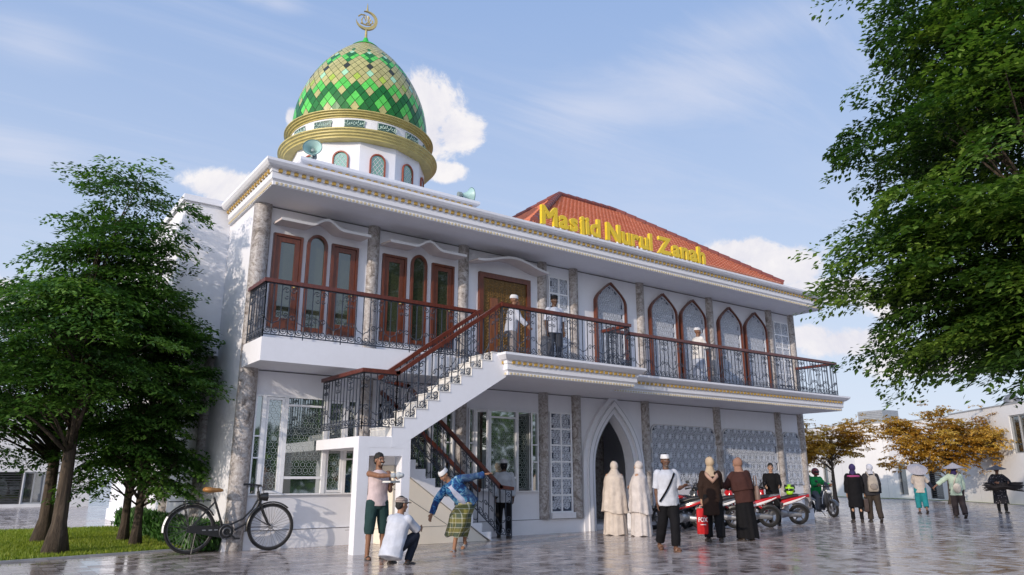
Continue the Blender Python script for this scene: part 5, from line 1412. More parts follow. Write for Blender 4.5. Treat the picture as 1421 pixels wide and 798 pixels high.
cr = MB(); cr.tube([Y(BBx+.03+.105*math.cos(a), BBz+.105*math.sin(a), -.07) for a in [2*PI*i/28 for i in range(28)]], .007, 6, False, True); cr.tube([Y(BBx+.03+.055*math.cos(a), BBz+.055*math.sin(a), -.072) for a in [2*PI*i/24 for i in range(24)]], .012, 6, False, True); cr.build('chainring', mat('worn_steel', (.12,.12,.13), .4, .7), cco, True)
sl_ = MB()
for x0 in (-.42, -.33, -.25): sl_.box(x0, x0+.05, -.0675, -.0655, .325, .342)
sl_.build('case_slot', CHROME, cco)
ck = MB(); ck.bar(Y(BBx+.02,BBz,-.085), Y(BBx+.15,BBz-.09,-.09), .022, .012, (0,1,0)); ck.bar(Y(BBx+.02,BBz,.085), Y(BBx-.11,BBz+.09,.09), .022, .012, (0,1,0)); ck.tube([Y(BBx+.03,BBz,-.09), Y(BBx+.03,BBz,.09)], .012, 8)
ck.obox(Y(BBx+.16,BBz-.095,-.14), (.045,0,0), (0,.05,0), (0,0,.012)); ck.obox(Y(BBx-.12,BBz+.095,.14), (.045,0,0), (0,.05,0), (0,0,.012)); ck.build('pedal_crank', BKE, bi)
def guard(hx, a0, a1, name, mt, n=26):
    mb = MB(); rings = []
    for i in range(n+1):
        a = R(a0+(a1-a0)*i/n); r = RW+.022; c = Y(hx+r*math.cos(a), RW+r*math.sin(a)); nn = Y(math.cos(a), math.sin(a))
        rings.append([c+Vector((0,u,0))+nn*h_ for u, h_ in ((-.03,-.016),(-.02,.0),(0,.006),(.02,0),(.03,-.016),(.018,-.006),(0,0),(-.018,-.006))])
    mb.loft(rings); return mb.build(name, mt, bi, 50)
guard(-.585, 30, 150, 'mudguard', BKE); guard(-.585, 150, 186, 'mudguard_tip', mat('white_enamel', (.72,.72,.72), .3)); guard(.585, 48, 188, 'mudguard', BKE)
for hx, aa in ((-.585, 170), (-.585, 130), (.585, 150), (.585, 180)):
    st_ = MB()
    for q in (-.035, .035): st_.tube([Y(hx, RW, q*1.4), Y(hx+(RW+.02)*math.cos(R(aa)), RW+(RW+.02)*math.sin(R(aa)), q)], .004, 5)
    st_.build('mudguard_stay', BKE, bi)
rk = MB()
for q in (-.06, -.02, .02, .06): rk.tube([Y(-.90,.745,q), Y(-.33,.755,q)], .007, 6)
for x in (-.90, -.70, -.5): rk.tube([Y(x,.745,-.065), Y(x,.745,.065)], .007, 6)
for q in (-.065, .065): rk.tube([Y(-.70,.745,q), Y(-.595,RW,q)], .007, 6)
rk.build('luggage_rack', BKE, bi)
sa = MB(); sa.loft([[Y(x, .905+zz+hh*math.sin(a), hw*math.cos(a)) for a in [2*PI*i/14 for i in range(14)]] for x, zz, hw, hh in ((-.455,.01,.04,.02),(-.43,.012,.10,.035),(-.37,.005,.115,.045),(-.29,.0,.07,.035),(-.20,.0,.03,.028),(-.165,-.005,.012,.015))]); sdl = sa.build('saddle', mat('tan_leather', (.40,.19,.055), .45, 0, .2, 20), bi, 60)
sp_ = MB(); sp_.tube([Y(-.285,.80), Y(-.315,.885)], .012, 8)
for q in (-.05, .05): sp_.tube([Y(-.44,.865,q), Y(-.40,.83,q), Y(-.33,.86,q)], .009, 6)
sp_.build('seat_post', CHROME, sdl)
hb_ = MB(); hb_.tube([Y(.355,.885), Y(.345,.96)], .012, 8); hb_.tube([Y(.10,.99,-.29), Y(.25,.985,-.27), Y(.36,.975,-.16), Y(.375,.965,0), Y(.36,.975,.16), Y(.25,.985,.27), Y(.10,.99,.29)], .011, 8); ho = hb_.build('handlebar', BKE, bi, 40)
for q in (-1, 1):
    g = MB(); g.tube([Y(.07,.991,q*.292), Y(.20,.988,q*.28)], .017, 8); g.tube([Y(.33,.95,q*.19), Y(.24,.955,q*.25), Y(.12,.955,q*.27)], .006, 5); g.build('grip', BKE, ho)
ca = MB()
for q in (-.02, .02): ca.tube([Y(.33,.97,q*4), Y(.42,.95,q*3), Y(.44,.85,q), Y(.41,.72,q)], .004, 5)
ca.build('brake_cable', BKE, bi)
la = MB(); la.lathe([(.012,-.10),(.045,-.08),(.062,-.02),(.066,.02),(.066,.03),(.05,.026)], 18, Matrix.Translation(Y(.475,.80)) @ Matrix.Rotation(PI/2, 4, 'Y')); lo = la.build('headlamp', BKE, bi, 40)
l2 = MB(); l2.ell(Y(.50,.80), (.022,.058,.058)); l2.build('lamp_lens', mat('lamp_lens', (.55,.57,.55), .1, .4), lo, True); l3 = MB(); l3.bar(Y(.38,.80), Y(.45,.80), .014, .014); l3.build('lamp_bracket', BKE, lo)
ks = MB()
for q in (-.09, .09): ks.tube([Y(-.50,.33,q*.6), Y(-.545,.008,q)], .008, 6)
ks.build('stand', BKE, bi)
# ================================================================== GROUND, PLANTS, NEIGHBOURS, SKY, CAMERA
PAVE = m_paving()
g = MB(); S_ = 900; g.add([(-S_,-S_,0),(S_,-S_,0),(S_,S_,0),(-S_,S_,0)], [(0,1,2,3)]); kind(g.build('ground', PAVE), 'structure')
LAWN = [(-40,-8.1),(-.95,.69),(-.07,.86),(-.07,8.8),(-40,11.5)]
tt = NT('lawn_soil'); b = tt.bsdf(Roughness=.95); f = tt.noise(1.5, 6, .7, tt.obj()); tt.l(tt.ramp(f, [(.3,(.09,.13,.018)),(.7,(.20,.24,.035))]), b.inputs['Base Color'])
g = MB(); g.add([(x,y,.012) for x, y in LAWN], [tuple(range(5))]); kind(g.build('lawn', tt.mat), 'structure')
kb = MB(); kb.bar((-40,-8.13,.015),(-.95,.655,.015), .07, .03); kb.bar((-.95,.655,.015),(-.1,.82,.015), .07, .03); kind(kb.build('lawn_edging', mat('grey_kerb', (.35,.35,.36), .8)), 'structure')
rng = np.random.default_rng(4)
def grass():
    n = 90000
    x = -.1-rng.random(n)**1.0*6.2; y = rng.random(n)*10-1.2
    ok = (y > .72+.226*(x+.95)) & (y < 8.9-.07*x*-1*0+.0); x, y = x[ok], y[ok]; n = len(x)
    h = .03+.05*rng.random(n); a = rng.random(n)*2*np.pi; w = .006+.006*rng.random(n); lean = .5*rng.random(n)*h
    dx, dy = np.cos(a), np.sin(a)
    V = np.empty((n,3,3)); V[:,0] = np.stack([x-dx*w, y-dy*w, np.full(n,.011)], 1); V[:,1] = np.stack([x+dx*w, y+dy*w, np.full(n,.011)], 1); V[:,2] = np.stack([x-dy*lean, y+dx*lean, .011+h], 1)
    F = np.arange(n*3).reshape(n,3); at = np.repeat(np.clip(.5+.25*rng.standard_normal(n)+.2*np.sin(x*2)*np.cos(y*1.7), 0, 1), 3)
    o = link('grass', pydata('grass', V.reshape(-1,3), F, m_leaf('grass_blade', (.08,.15,.012), (.20,.27,.022), (.32,.36,.05), .3), at)); kind(o, 'stuff')
grass()

def norm(a): return a/np.maximum(np.linalg.norm(a, axis=-1, keepdims=True), 1e-9)
def leaves(P, D, L, per, size, rng, droop=.22, width=.5, flat=.26, aspect=.5):
    """sprays: at each P a fan of leaves along D (unit, outward) of length L"""
    n = len(P); up = np.array([0,0,1.0])
    S = norm(np.cross(D, up)); 
    u = rng.random((n,per))**.8; lat = (rng.random((n,per))*2-1)
    wid = width*np.sin(np.clip(u*.85+.15, 0, 1)*np.pi)**.7
    pos = P[:,None]+D[:,None]*(u*L[:,None])[...,None]+S[:,None]*(lat*wid*L[:,None])[...,None]
    pos[...,2] -= droop*L[:,None]*(u**2+.35*lat**2)
    pos += rng.standard_normal(pos.shape)*(.035*L[:,None,None])
    ax = norm(D[:,None]*(.55+.3*rng.random((n,per)))[...,None]+S[:,None]*(np.sign(lat)*.75)[...,None]+rng.standard_normal(pos.shape)*.28+np.array([0,0,-.25]))
    nr = norm(up+rng.standard_normal(pos.shape)*flat); sd = norm(np.cross(ax, nr)); l = size*(.65+.7*rng.random((n,per)))[...,None]
    nn = np.cross(sd, ax)
    V = np.stack([pos, pos+ax*l*.45+sd*l*aspect*.5+nn*l*.06, pos+ax*l, pos+ax*l*.45-sd*l*aspect*.5+nn*l*.06], 2)
    return V.reshape(-1,4,3), u.ravel()
def tree(name, label, base, height, trunk_r, blobs, npads, per, size, L0, leafmat, seed, group=None, clip=None, limbs=26, bare=.35, flare=1.5, lean=(0,0), droop=.22, vj=.07):
    rng = np.random.default_rng(seed); rnd = random.Random(seed)
    t = thing(name, label, 'tree', (*base, 0), 0, group)
    b = Vector((*base, 0))
    C = np.array([c for c, r in blobs], float); Rr = np.array([r for c, r in blobs], float)
    # boughs spread through the crown, each a flat drooping tier of sprays, with gaps between the tiers
    k = 15; nb = npads//k; npads = nb*k
    vol = np.prod(Rr, 1)**.72; pick = rng.choice(len(blobs), nb, p=vol/vol.sum())
    d = norm(rng.standard_normal((nb,3))); rad = .30+.70*rng.random(nb)**.42
    rad = np.minimum(1.07, rad*(1+.13*np.sin(d[:,0]*5+seed)*np.cos(d[:,2]*6+d[:,1]*4)))
    B = C[pick]+d*Rr[pick]*rad[:,None]
    out = B-C[pick]; out[:,2] *= .2; DB = norm(out+rng.standard_normal(out.shape)*.22*np.linalg.norm(out,axis=1,keepdims=True)); DB[:,2] = np.clip(DB[:,2], -.22, .22); DB = norm(DB)
    SB = norm(np.cross(DB, np.array([0,0,1.0]))); LB = L0*(.75+.65*rng.random(nb))
    t_ = rng.random((nb,k)); lt = (rng.random((nb,k))*2-1)*np.sin(np.clip(t_*.8+.2,0,1)*np.pi)**.6
    P = B[:,None]+DB[:,None]*((t_-.75)*1.5*LB[:,None])[...,None]+SB[:,None]*(lt*.72*LB[:,None])[...,None]
    P[...,2] += -droop*LB[:,None]*(1.1*t_**2+.5*lt**2)+vj*LB[:,None]*rng.standard_normal((nb,k))
    D = norm(DB[:,None]*.8+SB[:,None]*(lt*.85)[...,None]+rng.standard_normal(P.shape)*.12+np.array([0,0,-.12]))
    P = P.reshape(-1,3); D = D.reshape(-1,3); L = np.repeat(LB*.52,k)*(.7+.6*rng.random(npads))
    Q, uu = leaves(P, D, L, per, size, rng, droop*.8, .55)
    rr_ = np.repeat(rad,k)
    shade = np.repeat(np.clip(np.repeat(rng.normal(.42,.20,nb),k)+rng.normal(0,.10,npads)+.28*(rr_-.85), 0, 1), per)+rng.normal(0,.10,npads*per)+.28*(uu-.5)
    if clip is not None:
        m = clip(Q.mean(1)); Q = Q[m]; shade = shade[m]
    Q = Q-np.array([*base,0]); n = len(Q)
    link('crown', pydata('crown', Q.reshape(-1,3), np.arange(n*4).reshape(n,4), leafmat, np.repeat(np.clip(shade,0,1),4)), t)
    tk = MB(); pts, rs = [], []
    top = Vector((lean[0], lean[1], height*.86))
    for i in range(13):
        u = i/12; pts.append(Vector((top.x*u+.03*math.sin(u*7+seed)*trunk_r*4*u, top.y*u+.05*math.cos(u*5+seed)*trunk_r*3*u, top.z*u)))
        rs.append(trunk_r*(1-.86*u)*(1+(flare-1)*max(0, 1-u*14)))
    tk.tube(pts, rs, 14)
    for k in range(6):                       # root flare
        a = 2*PI*k/6+seed; tk.tube([Vector((0,0,trunk_r*1.6)), Vector((math.cos(a)*trunk_r*.9, math.sin(a)*trunk_r*.9, trunk_r*.5)), Vector((math.cos(a)*trunk_r*1.55, math.sin(a)*trunk_r*1.55, -.02))], [trunk_r*.6, trunk_r*.42, trunk_r*.15], 7)
    idx = rng.choice(npads, limbs*3, replace=False) if npads > limbs*3 else range(npads)
    for j, i in enumerate(idx):
        q = Vector(P[i])-b
        if clip is not None and not clip(np.array([P[i]]))[0]: continue
        u = max(bare, min(.97, (q.z/height)*.8-.02)); k = u*12; i0 = int(k); s = pts[i0].lerp(pts[min(12,i0+1)], k-i0); r0 = rs[i0]*(.42 if j < limbs else .22)
        mid = s.lerp(q, .5)+Vector((rnd.uniform(-.15,.15), rnd.uniform(-.15,.15), .10*(q-s).length))
        tk.tube([s, s.lerp(mid,.55)+Vector((0,0,.02)), mid, mid.lerp(q,.55), q], [r0, r0*.8, r0*.55, r0*.32, .006], 6)
    tk.build('trunk', BARK, t, True)
    return t
GREENL = m_leaf('deep_green_leaf', (.020,.052,.014), (.060,.145,.027), (.18,.31,.06), .42)
GREENR = m_leaf('green_leaf', (.017,.045,.011), (.058,.128,.020), (.20,.30,.05), .42)
AUT = m_leaf('autumn_leaf', (.32,.15,.02), (.54,.30,.045), (.66,.46,.11), .42)
def clipL(p):                                # no foliage inside the mosque
    inside = ((p[:,0] > -.06) & (p[:,1] > -.25)) | ((p[:,0] > -1.12) & (p[:,1] > 1.78) & (p[:,2] > 3.85) & (p[:,2] < 7.6))
    return ~inside
G_ = 'trees on the lawn left of the mosque'
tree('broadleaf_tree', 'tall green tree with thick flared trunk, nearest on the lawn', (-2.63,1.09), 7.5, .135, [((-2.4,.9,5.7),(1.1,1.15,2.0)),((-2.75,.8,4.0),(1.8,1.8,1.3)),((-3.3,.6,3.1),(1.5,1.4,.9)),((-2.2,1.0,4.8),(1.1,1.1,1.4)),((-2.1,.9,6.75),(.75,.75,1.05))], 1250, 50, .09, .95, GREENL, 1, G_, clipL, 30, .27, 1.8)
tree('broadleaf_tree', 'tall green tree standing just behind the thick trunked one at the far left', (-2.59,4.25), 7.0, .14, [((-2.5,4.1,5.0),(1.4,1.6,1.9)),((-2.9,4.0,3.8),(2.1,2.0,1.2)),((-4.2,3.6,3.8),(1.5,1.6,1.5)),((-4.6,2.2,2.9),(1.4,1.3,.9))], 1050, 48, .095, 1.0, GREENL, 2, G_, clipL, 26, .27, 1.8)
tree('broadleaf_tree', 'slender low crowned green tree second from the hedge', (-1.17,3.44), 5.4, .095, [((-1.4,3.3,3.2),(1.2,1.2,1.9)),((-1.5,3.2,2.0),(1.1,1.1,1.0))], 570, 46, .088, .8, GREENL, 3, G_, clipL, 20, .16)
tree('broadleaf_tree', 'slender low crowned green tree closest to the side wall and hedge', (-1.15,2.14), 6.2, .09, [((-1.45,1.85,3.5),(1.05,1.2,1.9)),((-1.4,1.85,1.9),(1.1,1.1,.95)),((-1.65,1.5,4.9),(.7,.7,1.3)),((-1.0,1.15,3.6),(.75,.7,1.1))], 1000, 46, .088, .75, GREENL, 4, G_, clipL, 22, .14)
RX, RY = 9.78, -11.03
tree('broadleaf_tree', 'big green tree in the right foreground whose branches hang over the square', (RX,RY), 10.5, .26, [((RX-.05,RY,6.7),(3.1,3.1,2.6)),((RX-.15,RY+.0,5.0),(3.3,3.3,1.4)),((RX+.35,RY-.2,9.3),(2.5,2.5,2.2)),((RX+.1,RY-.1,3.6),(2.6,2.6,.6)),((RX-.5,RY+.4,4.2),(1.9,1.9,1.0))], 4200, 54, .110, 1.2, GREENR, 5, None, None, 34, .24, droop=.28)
def gp(px, py, z=0):                         # measured places on the square
    f, e = 1018.0, 1.32; pit = math.atan((664-399)/f); a = R(53.993)
    h = Vector((math.cos(a), math.sin(a), 0)); rt_ = Vector((math.sin(a), -math.cos(a), 0)); upv = Vector((0,0,1))
    F_ = h*math.cos(pit)+upv*math.sin(pit); U_ = -h*math.sin(pit)+upv*math.cos(pit); d = F_+rt_*((px-710.5)/f)-U_*((py-399)/f)
    return CAM+d*((z-CAM.z)/d.z)
CAM = Vector((-4.18,-14.95,1.32)); HEAD = R(53.993); PITCH = math.atan(265/1018)
A_ = gp(1160, 697.5); B_ = gp(1322, 699.5)
tree('autumn_tree', 'orange leaved tree beside the far corner of the mosque', (A_.x, A_.y), 4.2, .13, [((A_.x,A_.y,3.3),(1.7,1.7,1.15)),((A_.x-.7,A_.y+.8,3.0),(1.2,1.2,1.0)),((A_.x+.8,A_.y-.9,3.8),(1.0,1.0,1.2)),((A_.x-.9,A_.y+.9,3.9),(.8,.8,1.0))], 480, 36, .15, .8, AUT, 6, 'autumn trees before the white buildings', None, 16, .25, droop=.12, vj=.30)
tree('autumn_tree', 'wide orange leaved tree behind the workers in conical hats', (B_.x, B_.y), 4.6, .15, [((B_.x,B_.y,3.3),(2.0,2.0,1.2)),((B_.x-1.3,B_.y+1.7,3.3),(1.5,1.5,1.0)),((B_.x+1.2,B_.y-1.5,3.5),(1.4,1.4,1.1)),((B_.x+.2,B_.y-.2,4.4),(1.0,1.0,.9)),((B_.x+1.7,B_.y-2.0,4.2),(.8,.8,1.0)),((B_.x-1.4,B_.y+1.9,4.2),(.8,.8,.7)),((B_.x-1.2,B_.y+1.5,2.4),(1.2,1.2,.5))], 900, 36, .155, .85, AUT, 7, 'autumn trees before the white buildings', None, 22, .22, droop=.12, vj=.30)

def hedge():
    rng = np.random.default_rng(9); n = 9000
    y = .05+rng.random(n)*8.6; face = rng.random(n)
    x = np.where(face < .5, -.50+.05*rng.standard_normal(n), -.50+.42*rng.random(n)); z = np.where(face < .5, .40*rng.random(n), .34+.10*rng.random(n))
    en = rng.random(n) < .07; y = np.where(en, .05+.05*rng.standard_normal(n), y); z = np.where(en, .4*rng.random(n), z); x = np.where(en, -.5+.42*rng.random(n), x)
    P = np.stack([x,y,z], 1); ax = norm(np.array([0,0,1.0])+rng.standard_normal((n,3))*.38+np.array([-.15,0,0])); sd = norm(np.cross(ax, rng.standard_normal((n,3)))); l = (.10+.08*rng.random(n))[:,None]
    V = np.stack([P, P+ax*l*.45+sd*l*.16, P+ax*l, P+ax*l*.45-sd*l*.16], 1)
    o = link('hedge', pydata('hedge', V.reshape(-1,3), np.arange(n*4).reshape(n,4), m_leaf('hedge_leaf', (.016,.05,.012), (.035,.11,.02), (.08,.19,.04), .25), np.repeat(rng.random(n),4)))
    tag(o, 'low clipped green hedge along the side wall of the mosque', 'hedge')
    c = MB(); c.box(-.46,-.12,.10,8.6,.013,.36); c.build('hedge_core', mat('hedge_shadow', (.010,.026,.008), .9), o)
hedge()

# ---- neighbouring buildings
BW = m_plaster('white_render', (.70,.69,.68), .05); DGL = m_glass('black_glass', (.02,.022,.025), .18); SLAT = mat('dark_louvre', (.03,.03,.032), .5); BFR = mat('grey_frame', (.30,.31,.32), .5)
def building(label, pts, h, depth, wins, extra=None, base_h=0.0):
    """pts: ends of the visible facade, seen left end first; wins: (u0,u1,z0,z1,kind) along it"""
    a, b = Vector((*pts[0],0)), Vector((*pts[1],0)); d = b-a; L = d.length; d.normalize(); nn = Vector((-d.y, d.x, 0))
    if (CAM-a).dot(nn) < 0: nn = -nn
    t = thing('building', label, 'building', (a.x, a.y, 0)); W = lambda u, dep, z: d*u-nn*dep+Vector((0,0,z))
    def bx(mb, u0, u1, d0, d1, z0, z1): mb.obox(W((u0+u1)/2,(d0+d1)/2,(z0+z1)/2), d*((u1-u0)/2), nn*((d1-d0)/2), Vector((0,0,(z1-z0)/2)))
    w = MB(); cuts = sorted(wins)
    u = 0
    for u0, u1, z0, z1, k in cuts:
        bx(w, u, u0, 0, .3, 0, h)
        if z0 > .01: bx(w, u0, u1, 0, .3, 0, z0)
        bx(w, u0, u1, 0, .3, z1, h); u = u1
    bx(w, u, L, 0, .3, 0, h); bx(w, 0, .3, .3, depth, 0, h); bx(w, L-.3, L, .3, depth, 0, h); bx(w, .3, L-.3, depth-.3, depth, 0, h); w.build('wall', BW, t)
    r = MB(); bx(r, -.03, L+.03, -.03, depth+.03, h+.001, h+.07); r.build('parapet_coping', BFR, t)
    fl = MB(); bx(fl, .3, L-.3, .3, depth-.3, h-.5, h-.4); fl.build('roof', GREYW, t)
    for u0, u1, z0, z1, k in cuts:
        f = MB(); e = .06
        bx(f, u0, u0+e, .05, .2, z0, z1); bx(f, u1-e, u1, .05, .2, z0, z1); bx(f, u0+e, u1-e, .05, .2, z1-e, z1); bx(f, u0+e, u1-e, .05, .2, z0, z0+e)
        if k == 'louvre':
            n = int((z1-z0)/.11)
            for q in range(1, n): bx(f, u0+e, u1-e, .08, .16, z0+(z1-z0)*q/n-.02, z0+(z1-z0)*q/n+.02)
        elif u1-u0 > 1.2:
            for q in (1/3, 2/3): bx(f, u0+(u1-u0)*q-.03, u0+(u1-u0)*q+.03, .06, .19, z0+e, z1-e)
        o = f.build('door' if z0 < .2 else 'window', SLAT if k == 'louvre' else BFR, t)
        p = MB(); bx(p, u0+e, u1-e, .13 if k != 'louvre' else .2, .17 if k != 'louvre' else .24, z0+e, z1-e); p.build('pane', DGL, o)
    for q in range(1, int(L/2.4)+1):
        j = MB()
        uu = q*2.4
        if uu < L and not any(c[0]-.05 < uu < c[1]+.05 for c in cuts): bx(j, uu-.012, uu+.012, -.002, .01, .02, h-.02); j.build('panel_joint', mat('pale_joint', (.45,.45,.46), .8), t)
    if extra: extra(t, W, bx)
    return t
P0, P1, P2, P3, P5 = (53.5,26.0), (46.9,14.0), (46.5,11.3), (43.2,5.7), (35.0,-3.6)
building('white building behind the orange tree at the mosque corner with a grey glass door', (P0, P1), 5.1, 9, [(2.2,3.6,2.9,4.0,'w'),(6.0,7.0,.12,2.4,'w'),(10.0,11.2,2.9,4.1,'w'),(9.3,10.5,.12,2.4,'w')])
def roofbox(t, W, bx):
    m = MB(); bx(m, .0, 2.0, .9, 2.6, 5.09, 6.0); o = m.build('roof_unit', mat('galvanised_louvre', (.33,.35,.37), .45, .4), t)
    s = MB()
    for q in range(7): bx(s, .05, 1.95, .86, .9, 5.15+q*.12, 5.20+q*.12)
    s.build('roof_unit_slat', BFR, o)
building('narrow white building section with a louvred metal box on its roof', (P1, P2), 5.02, 9, [], roofbox)
building('long white building behind the wide orange tree with dark door and louvred openings', (P2, P3), 4.9, 9, [(.75,1.65,.25,2.35,'w'),(3.9,5.1,.12,2.2,'louvre'),(5.7,6.25,.12,2.2,'louvre')])
def vent(t, W, bx):
    m = MB(); M = Matrix.Translation(W(4.3, 1.4, 5.0)); m.lathe([(.34,0),(.36,.3),(.40,.32),(.36,.55),(.22,.72),(.01,.8)], 20, M); m.build('roof_vent', mat('grey_vent', (.16,.165,.18), .5, .3), t, 40)
building('white building at the right edge with a square upper window and round roof vent', (P3, P5), 5.0, 9, [(1.3,2.1,3.0,4.0,'w'),(6.3,8.6,2.55,4.45,'w')], vent)
building('low white building at far left beyond the lawn with a wide dark garage opening', ((-22.0,27.9),(1.1,27.9)), 4.6, 8, [(3,8,.15,1.8,'louvre'),(13.5,20.2,.15,1.62,'louvre'),(20.25,21.5,.15,1.62,'w')])
vg = MB(); pv = [Vector((*p,0)) for p in (P0,P1,P2,P3,P5)]; dv = Vector((-.62,-.5,0)).normalized()
for a, b in zip(pv, pv[1:]):
    vg.add([a+dv*2.2+Vector((0,0,.05)), b+dv*2.2+Vector((0,0,.05)), b-dv*.6+Vector((0,0,.05)), a-dv*.6+Vector((0,0,.05))], [(0,1,2,3)])
kind(vg.build('grass_verge', tt.mat), 'structure')
kb = MB()
for a, b in zip(pv, pv[1:]): kb.bar(a+dv*2.3+Vector((0,0,.02)), b+dv*2.3+Vector((0,0,.02)), .14, .04)
kind(kb.build('kerb', mat('grey_kerb', (.35,.35,.36), .8)), 'structure')

def woodland():                              # the far side of the square, seen in the window reflections
    rng = np.random.default_rng(12); n = 16000
    a = rng.random(n); x = -45+110*a; y = -52+5*np.sin(x*.13)+3*rng.standard_normal(n); top = 6.5+2.5*np.sin(x*.31)+1.5*np.sin(x*.83+1)
    z = top*rng.random(n)**.7; P = np.stack([x,y,z],1); ax = norm(rng.standard_normal((n,3))); sd = norm(np.cross(ax, rng.standard_normal((n,3)))); l = (.5+.5*rng.random(n))[:,None]
    V = np.stack([P-ax*l*.5, P+sd*l*.4, P+ax*l*.5, P-sd*l*.4],1)
    o = link('woodland', pydata('woodland', V.reshape(-1,3), np.arange(n*4).reshape(n,4), GREENR, np.repeat(rng.random(n),4))); kind(o, 'stuff')
woodland()

# ---- sky
w = bpy.data.worlds.new('World'); scene.world = w; w.use_nodes = True; nt = w.node_tree; nt.nodes.clear()
class WT(NT):
    def __init__(self): self.t = nt
wt = WT(); out = wt.n('ShaderNodeOutputWorld'); bg = wt.n('ShaderNodeBackground'); wt.l(bg.outputs[0], out.inputs[0])
SKYS = .15; bg.inputs[1].default_value = SKYS
sky = wt.n('ShaderNodeTexSky', sky_type='NISHITA'); sky.sun_disc = False; sky.altitude = 20; sky.air_density = 1.0; sky.dust_density = .6; sky.ozone_density = 1.6
sky.sun_elevation = math.asin(SUN.z); sky.sun_rotation = math.atan2(SUN.x, SUN.y)
dirv = wt.n('ShaderNodeTexCoord').outputs['Generated']
def cdir(px, py):
    f = 1018.0; a = HEAD; h = Vector((math.cos(a), math.sin(a), 0)); rt_ = Vector((math.sin(a), -math.cos(a), 0)); upv = Vector((0,0,1))
    F_ = h*math.cos(PITCH)+upv*math.sin(PITCH); U_ = -h*math.sin(PITCH)+upv*math.cos(PITCH)
    return (F_+rt_*((px-710.5)/f)-U_*((py-399)/f)).normalized()
sepd = wt.n('ShaderNodeSeparateXYZ'); wt.l(dirv, sepd.inputs[0]); zz = sepd.outputs[2]
n1 = wt.noise(7.5, 9, .66, dirv, .5); n2 = wt.noise(30, 7, .7, dirv, .3)
blobs = None
def addmax(a, b): return b if a is None else wt.math('MAXIMUM', a, b)
def blob(px, py, rx, ry):
    d0 = cdir(px, py); rt_ = d0.cross(Vector((0,0,1))).normalized(); u_ = rt_.cross(d0)
    def dt(v, c):
        q = wt.n('ShaderNodeVectorMath', operation='DOT_PRODUCT'); wt.l(dirv, q.inputs[0]); q.inputs[1].default_value = v; return wt.math('SUBTRACT', q.outputs['Value'], c)
    x = wt.math('DIVIDE', dt(rt_, 0.0), rx/1018); y = wt.math('DIVIDE', dt(u_, 0.0), ry/1018)
    r = wt.math('SQRT', wt.math('ADD', wt.math('MULTIPLY', x, x), wt.math('MULTIPLY', y, y)))
    front = wt.math('GREATER_THAN', dt(d0, 0.0), 0.3)
    return wt.math('MULTIPLY', wt.math('SUBTRACT', 1.25, r), front)
for b_ in ((580,160,72,66),(632,182,42,32),(560,130,34,34),(612,238,36,15),(315,262,58,24),(404,160,9,16),(1075,372,95,34),(1030,350,60,22),(1140,405,80,26),(1175,475,75,22),(1250,415,60,30),(1120,468,50,18),(30,430,120,40),(1300,500,90,22)):
    blobs = addmax(blobs, blob(*b_))
cum = wt.math('ADD', blobs, wt.math('MULTIPLY', wt.math('SUBTRACT', wt.math('ADD', wt.math('MULTIPLY', n1, .68), wt.math('MULTIPLY', n2, .32)), .5), 3.1))
mr = wt.n('ShaderNodeMapRange', interpolation_type='SMOOTHSTEP'); mr.inputs[1].default_value = .22; mr.inputs[2].default_value = .62; wt.l(cum, mr.inputs[0])
# thin high cloud: streaks in a layer far overhead
inv = wt.math('MAXIMUM', zz, .06); dv_ = wt.n('ShaderNodeCombineXYZ'); wt.l(wt.math('DIVIDE', sepd.outputs[0], inv), dv_.inputs[0]); wt.l(wt.math('DIVIDE', sepd.outputs[1], inv), dv_.inputs[1])
mp = wt.n('ShaderNodeMapping'); mp.inputs['Rotation'].default_value = (0,0,R(38)); mp.inputs['Scale'].default_value = (.28,1.5,1); wt.l(dv_.outputs[0], mp.inputs[0])
ci = wt.noise(1.5, 9, .66, mp.outputs[0], .9)
mr2 = wt.n('ShaderNodeMapRange', interpolation_type='SMOOTHSTEP'); mr2.inputs[1].default_value = .44; mr2.inputs[2].default_value = .74; wt.l(ci, mr2.inputs[0])
wisps = None
for b_ in ((385,5,45,18),(350,-5,40,16),(30,210,120,40),(50,60,90,40),(960,110,220,60),(1050,40,160,50),(830,150,120,40)): wisps = addmax(wisps, blob(*b_))
mr3 = wt.n('ShaderNodeMapRange', interpolation_type='SMOOTHSTEP'); mr3.inputs[1].default_value = .1; mr3.inputs[2].default_value = 1.5; wt.l(wt.math('ADD', wisps, wt.math('MULTIPLY', wt.math('SUBTRACT', ci, .5), 2.2)), mr3.inputs[0])
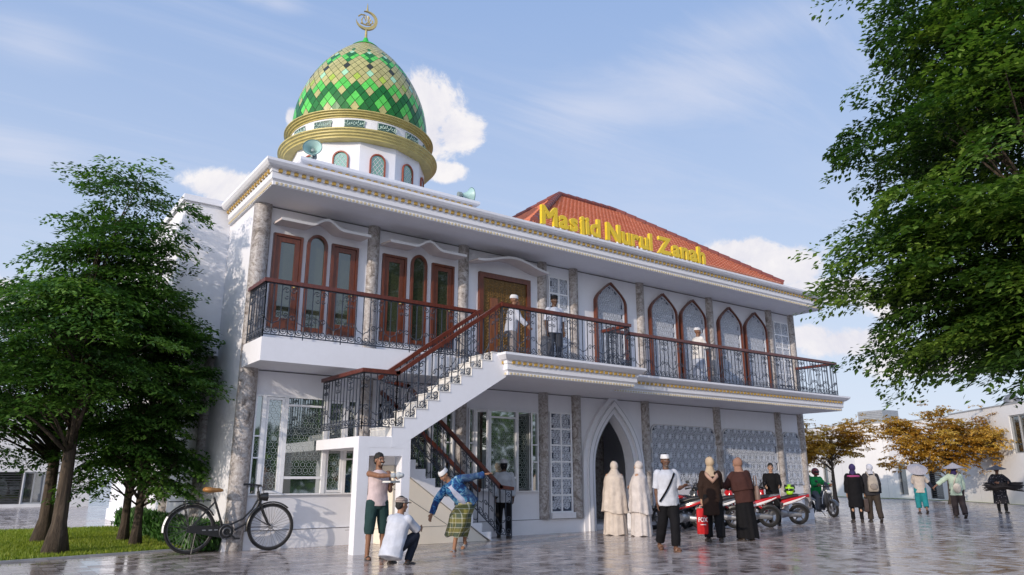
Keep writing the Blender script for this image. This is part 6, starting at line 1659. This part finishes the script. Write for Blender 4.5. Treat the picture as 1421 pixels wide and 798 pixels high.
haze = wt.n('ShaderNodeMapRange'); haze.inputs[1].default_value = .0; haze.inputs[2].default_value = .78; haze.inputs[3].default_value = .96; haze.inputs[4].default_value = .0; wt.l(zz, haze.inputs[0])
hz = wt.math('POWER', haze.outputs[0], 1.5)
c = wt.mix(.82, sky.outputs[0], (1.9,3.0,5.4))
c = wt.mix(hz, c, (5.1,5.6,6.3))
c = wt.mix(wt.math('MULTIPLY', mr2.outputs[0], .27), c, (4.6,4.9,5.9))
c = wt.mix(wt.math('MULTIPLY', mr3.outputs[0], .42), c, (5.2,5.3,6.0))
shade = wt.ramp(n1, [(.32, (4.9,4.85,5.5)), (.60, (6.6,6.35,6.3))])
c = wt.mix(wt.math('MULTIPLY', mr.outputs[0], .93), c, shade)
dsun = wt.n('ShaderNodeVectorMath', operation='DOT_PRODUCT'); wt.l(dirv, dsun.inputs[0]); dsun.inputs[1].default_value = SUN
glow = wt.math('POWER', wt.math('MAXIMUM', dsun.outputs['Value'], 0.0), 1.6)      # brighter sky on the sun's side
c = wt.mix(glow, c, wt.mix(1.0, c, (2.9,2.55,2.2), 'MULTIPLY'))
wt.l(c, bg.inputs[0])
sl = bpy.data.lights.new('sun', 'SUN'); sl.energy = 3.2; sl.angle = R(.53); sl.color = (1.0, .86, .71)
so = bpy.data.objects.new('sun', sl); col.objects.link(so); so.rotation_euler = SUN.to_track_quat('Z', 'Y').to_euler(); so.location = (-30,-10,20)

# ---- camera
cd = bpy.data.cameras.new('camera'); cam = bpy.data.objects.new('camera', cd); col.objects.link(cam); scene.camera = cam
cd.sensor_fit = 'HORIZONTAL'; cd.sensor_width = 36; cd.lens = 36*1018/1421; cd.clip_start = .1; cd.clip_end = 4000
cam.location = CAM; cam.rotation_euler = (PI/2+PITCH, 0, HEAD-PI/2)
scene.view_settings.view_transform = 'Standard'; scene.view_settings.look = 'None'; scene.view_settings.exposure = 0
scene.render.engine = 'CYCLES'; scene.cycles.use_denoising = True
try: scene.cycles.denoiser = 'OPENIMAGEDENOISE'
except Exception: pass
scene.cycles.max_bounces = 8; scene.cycles.sample_clamp_indirect = 6
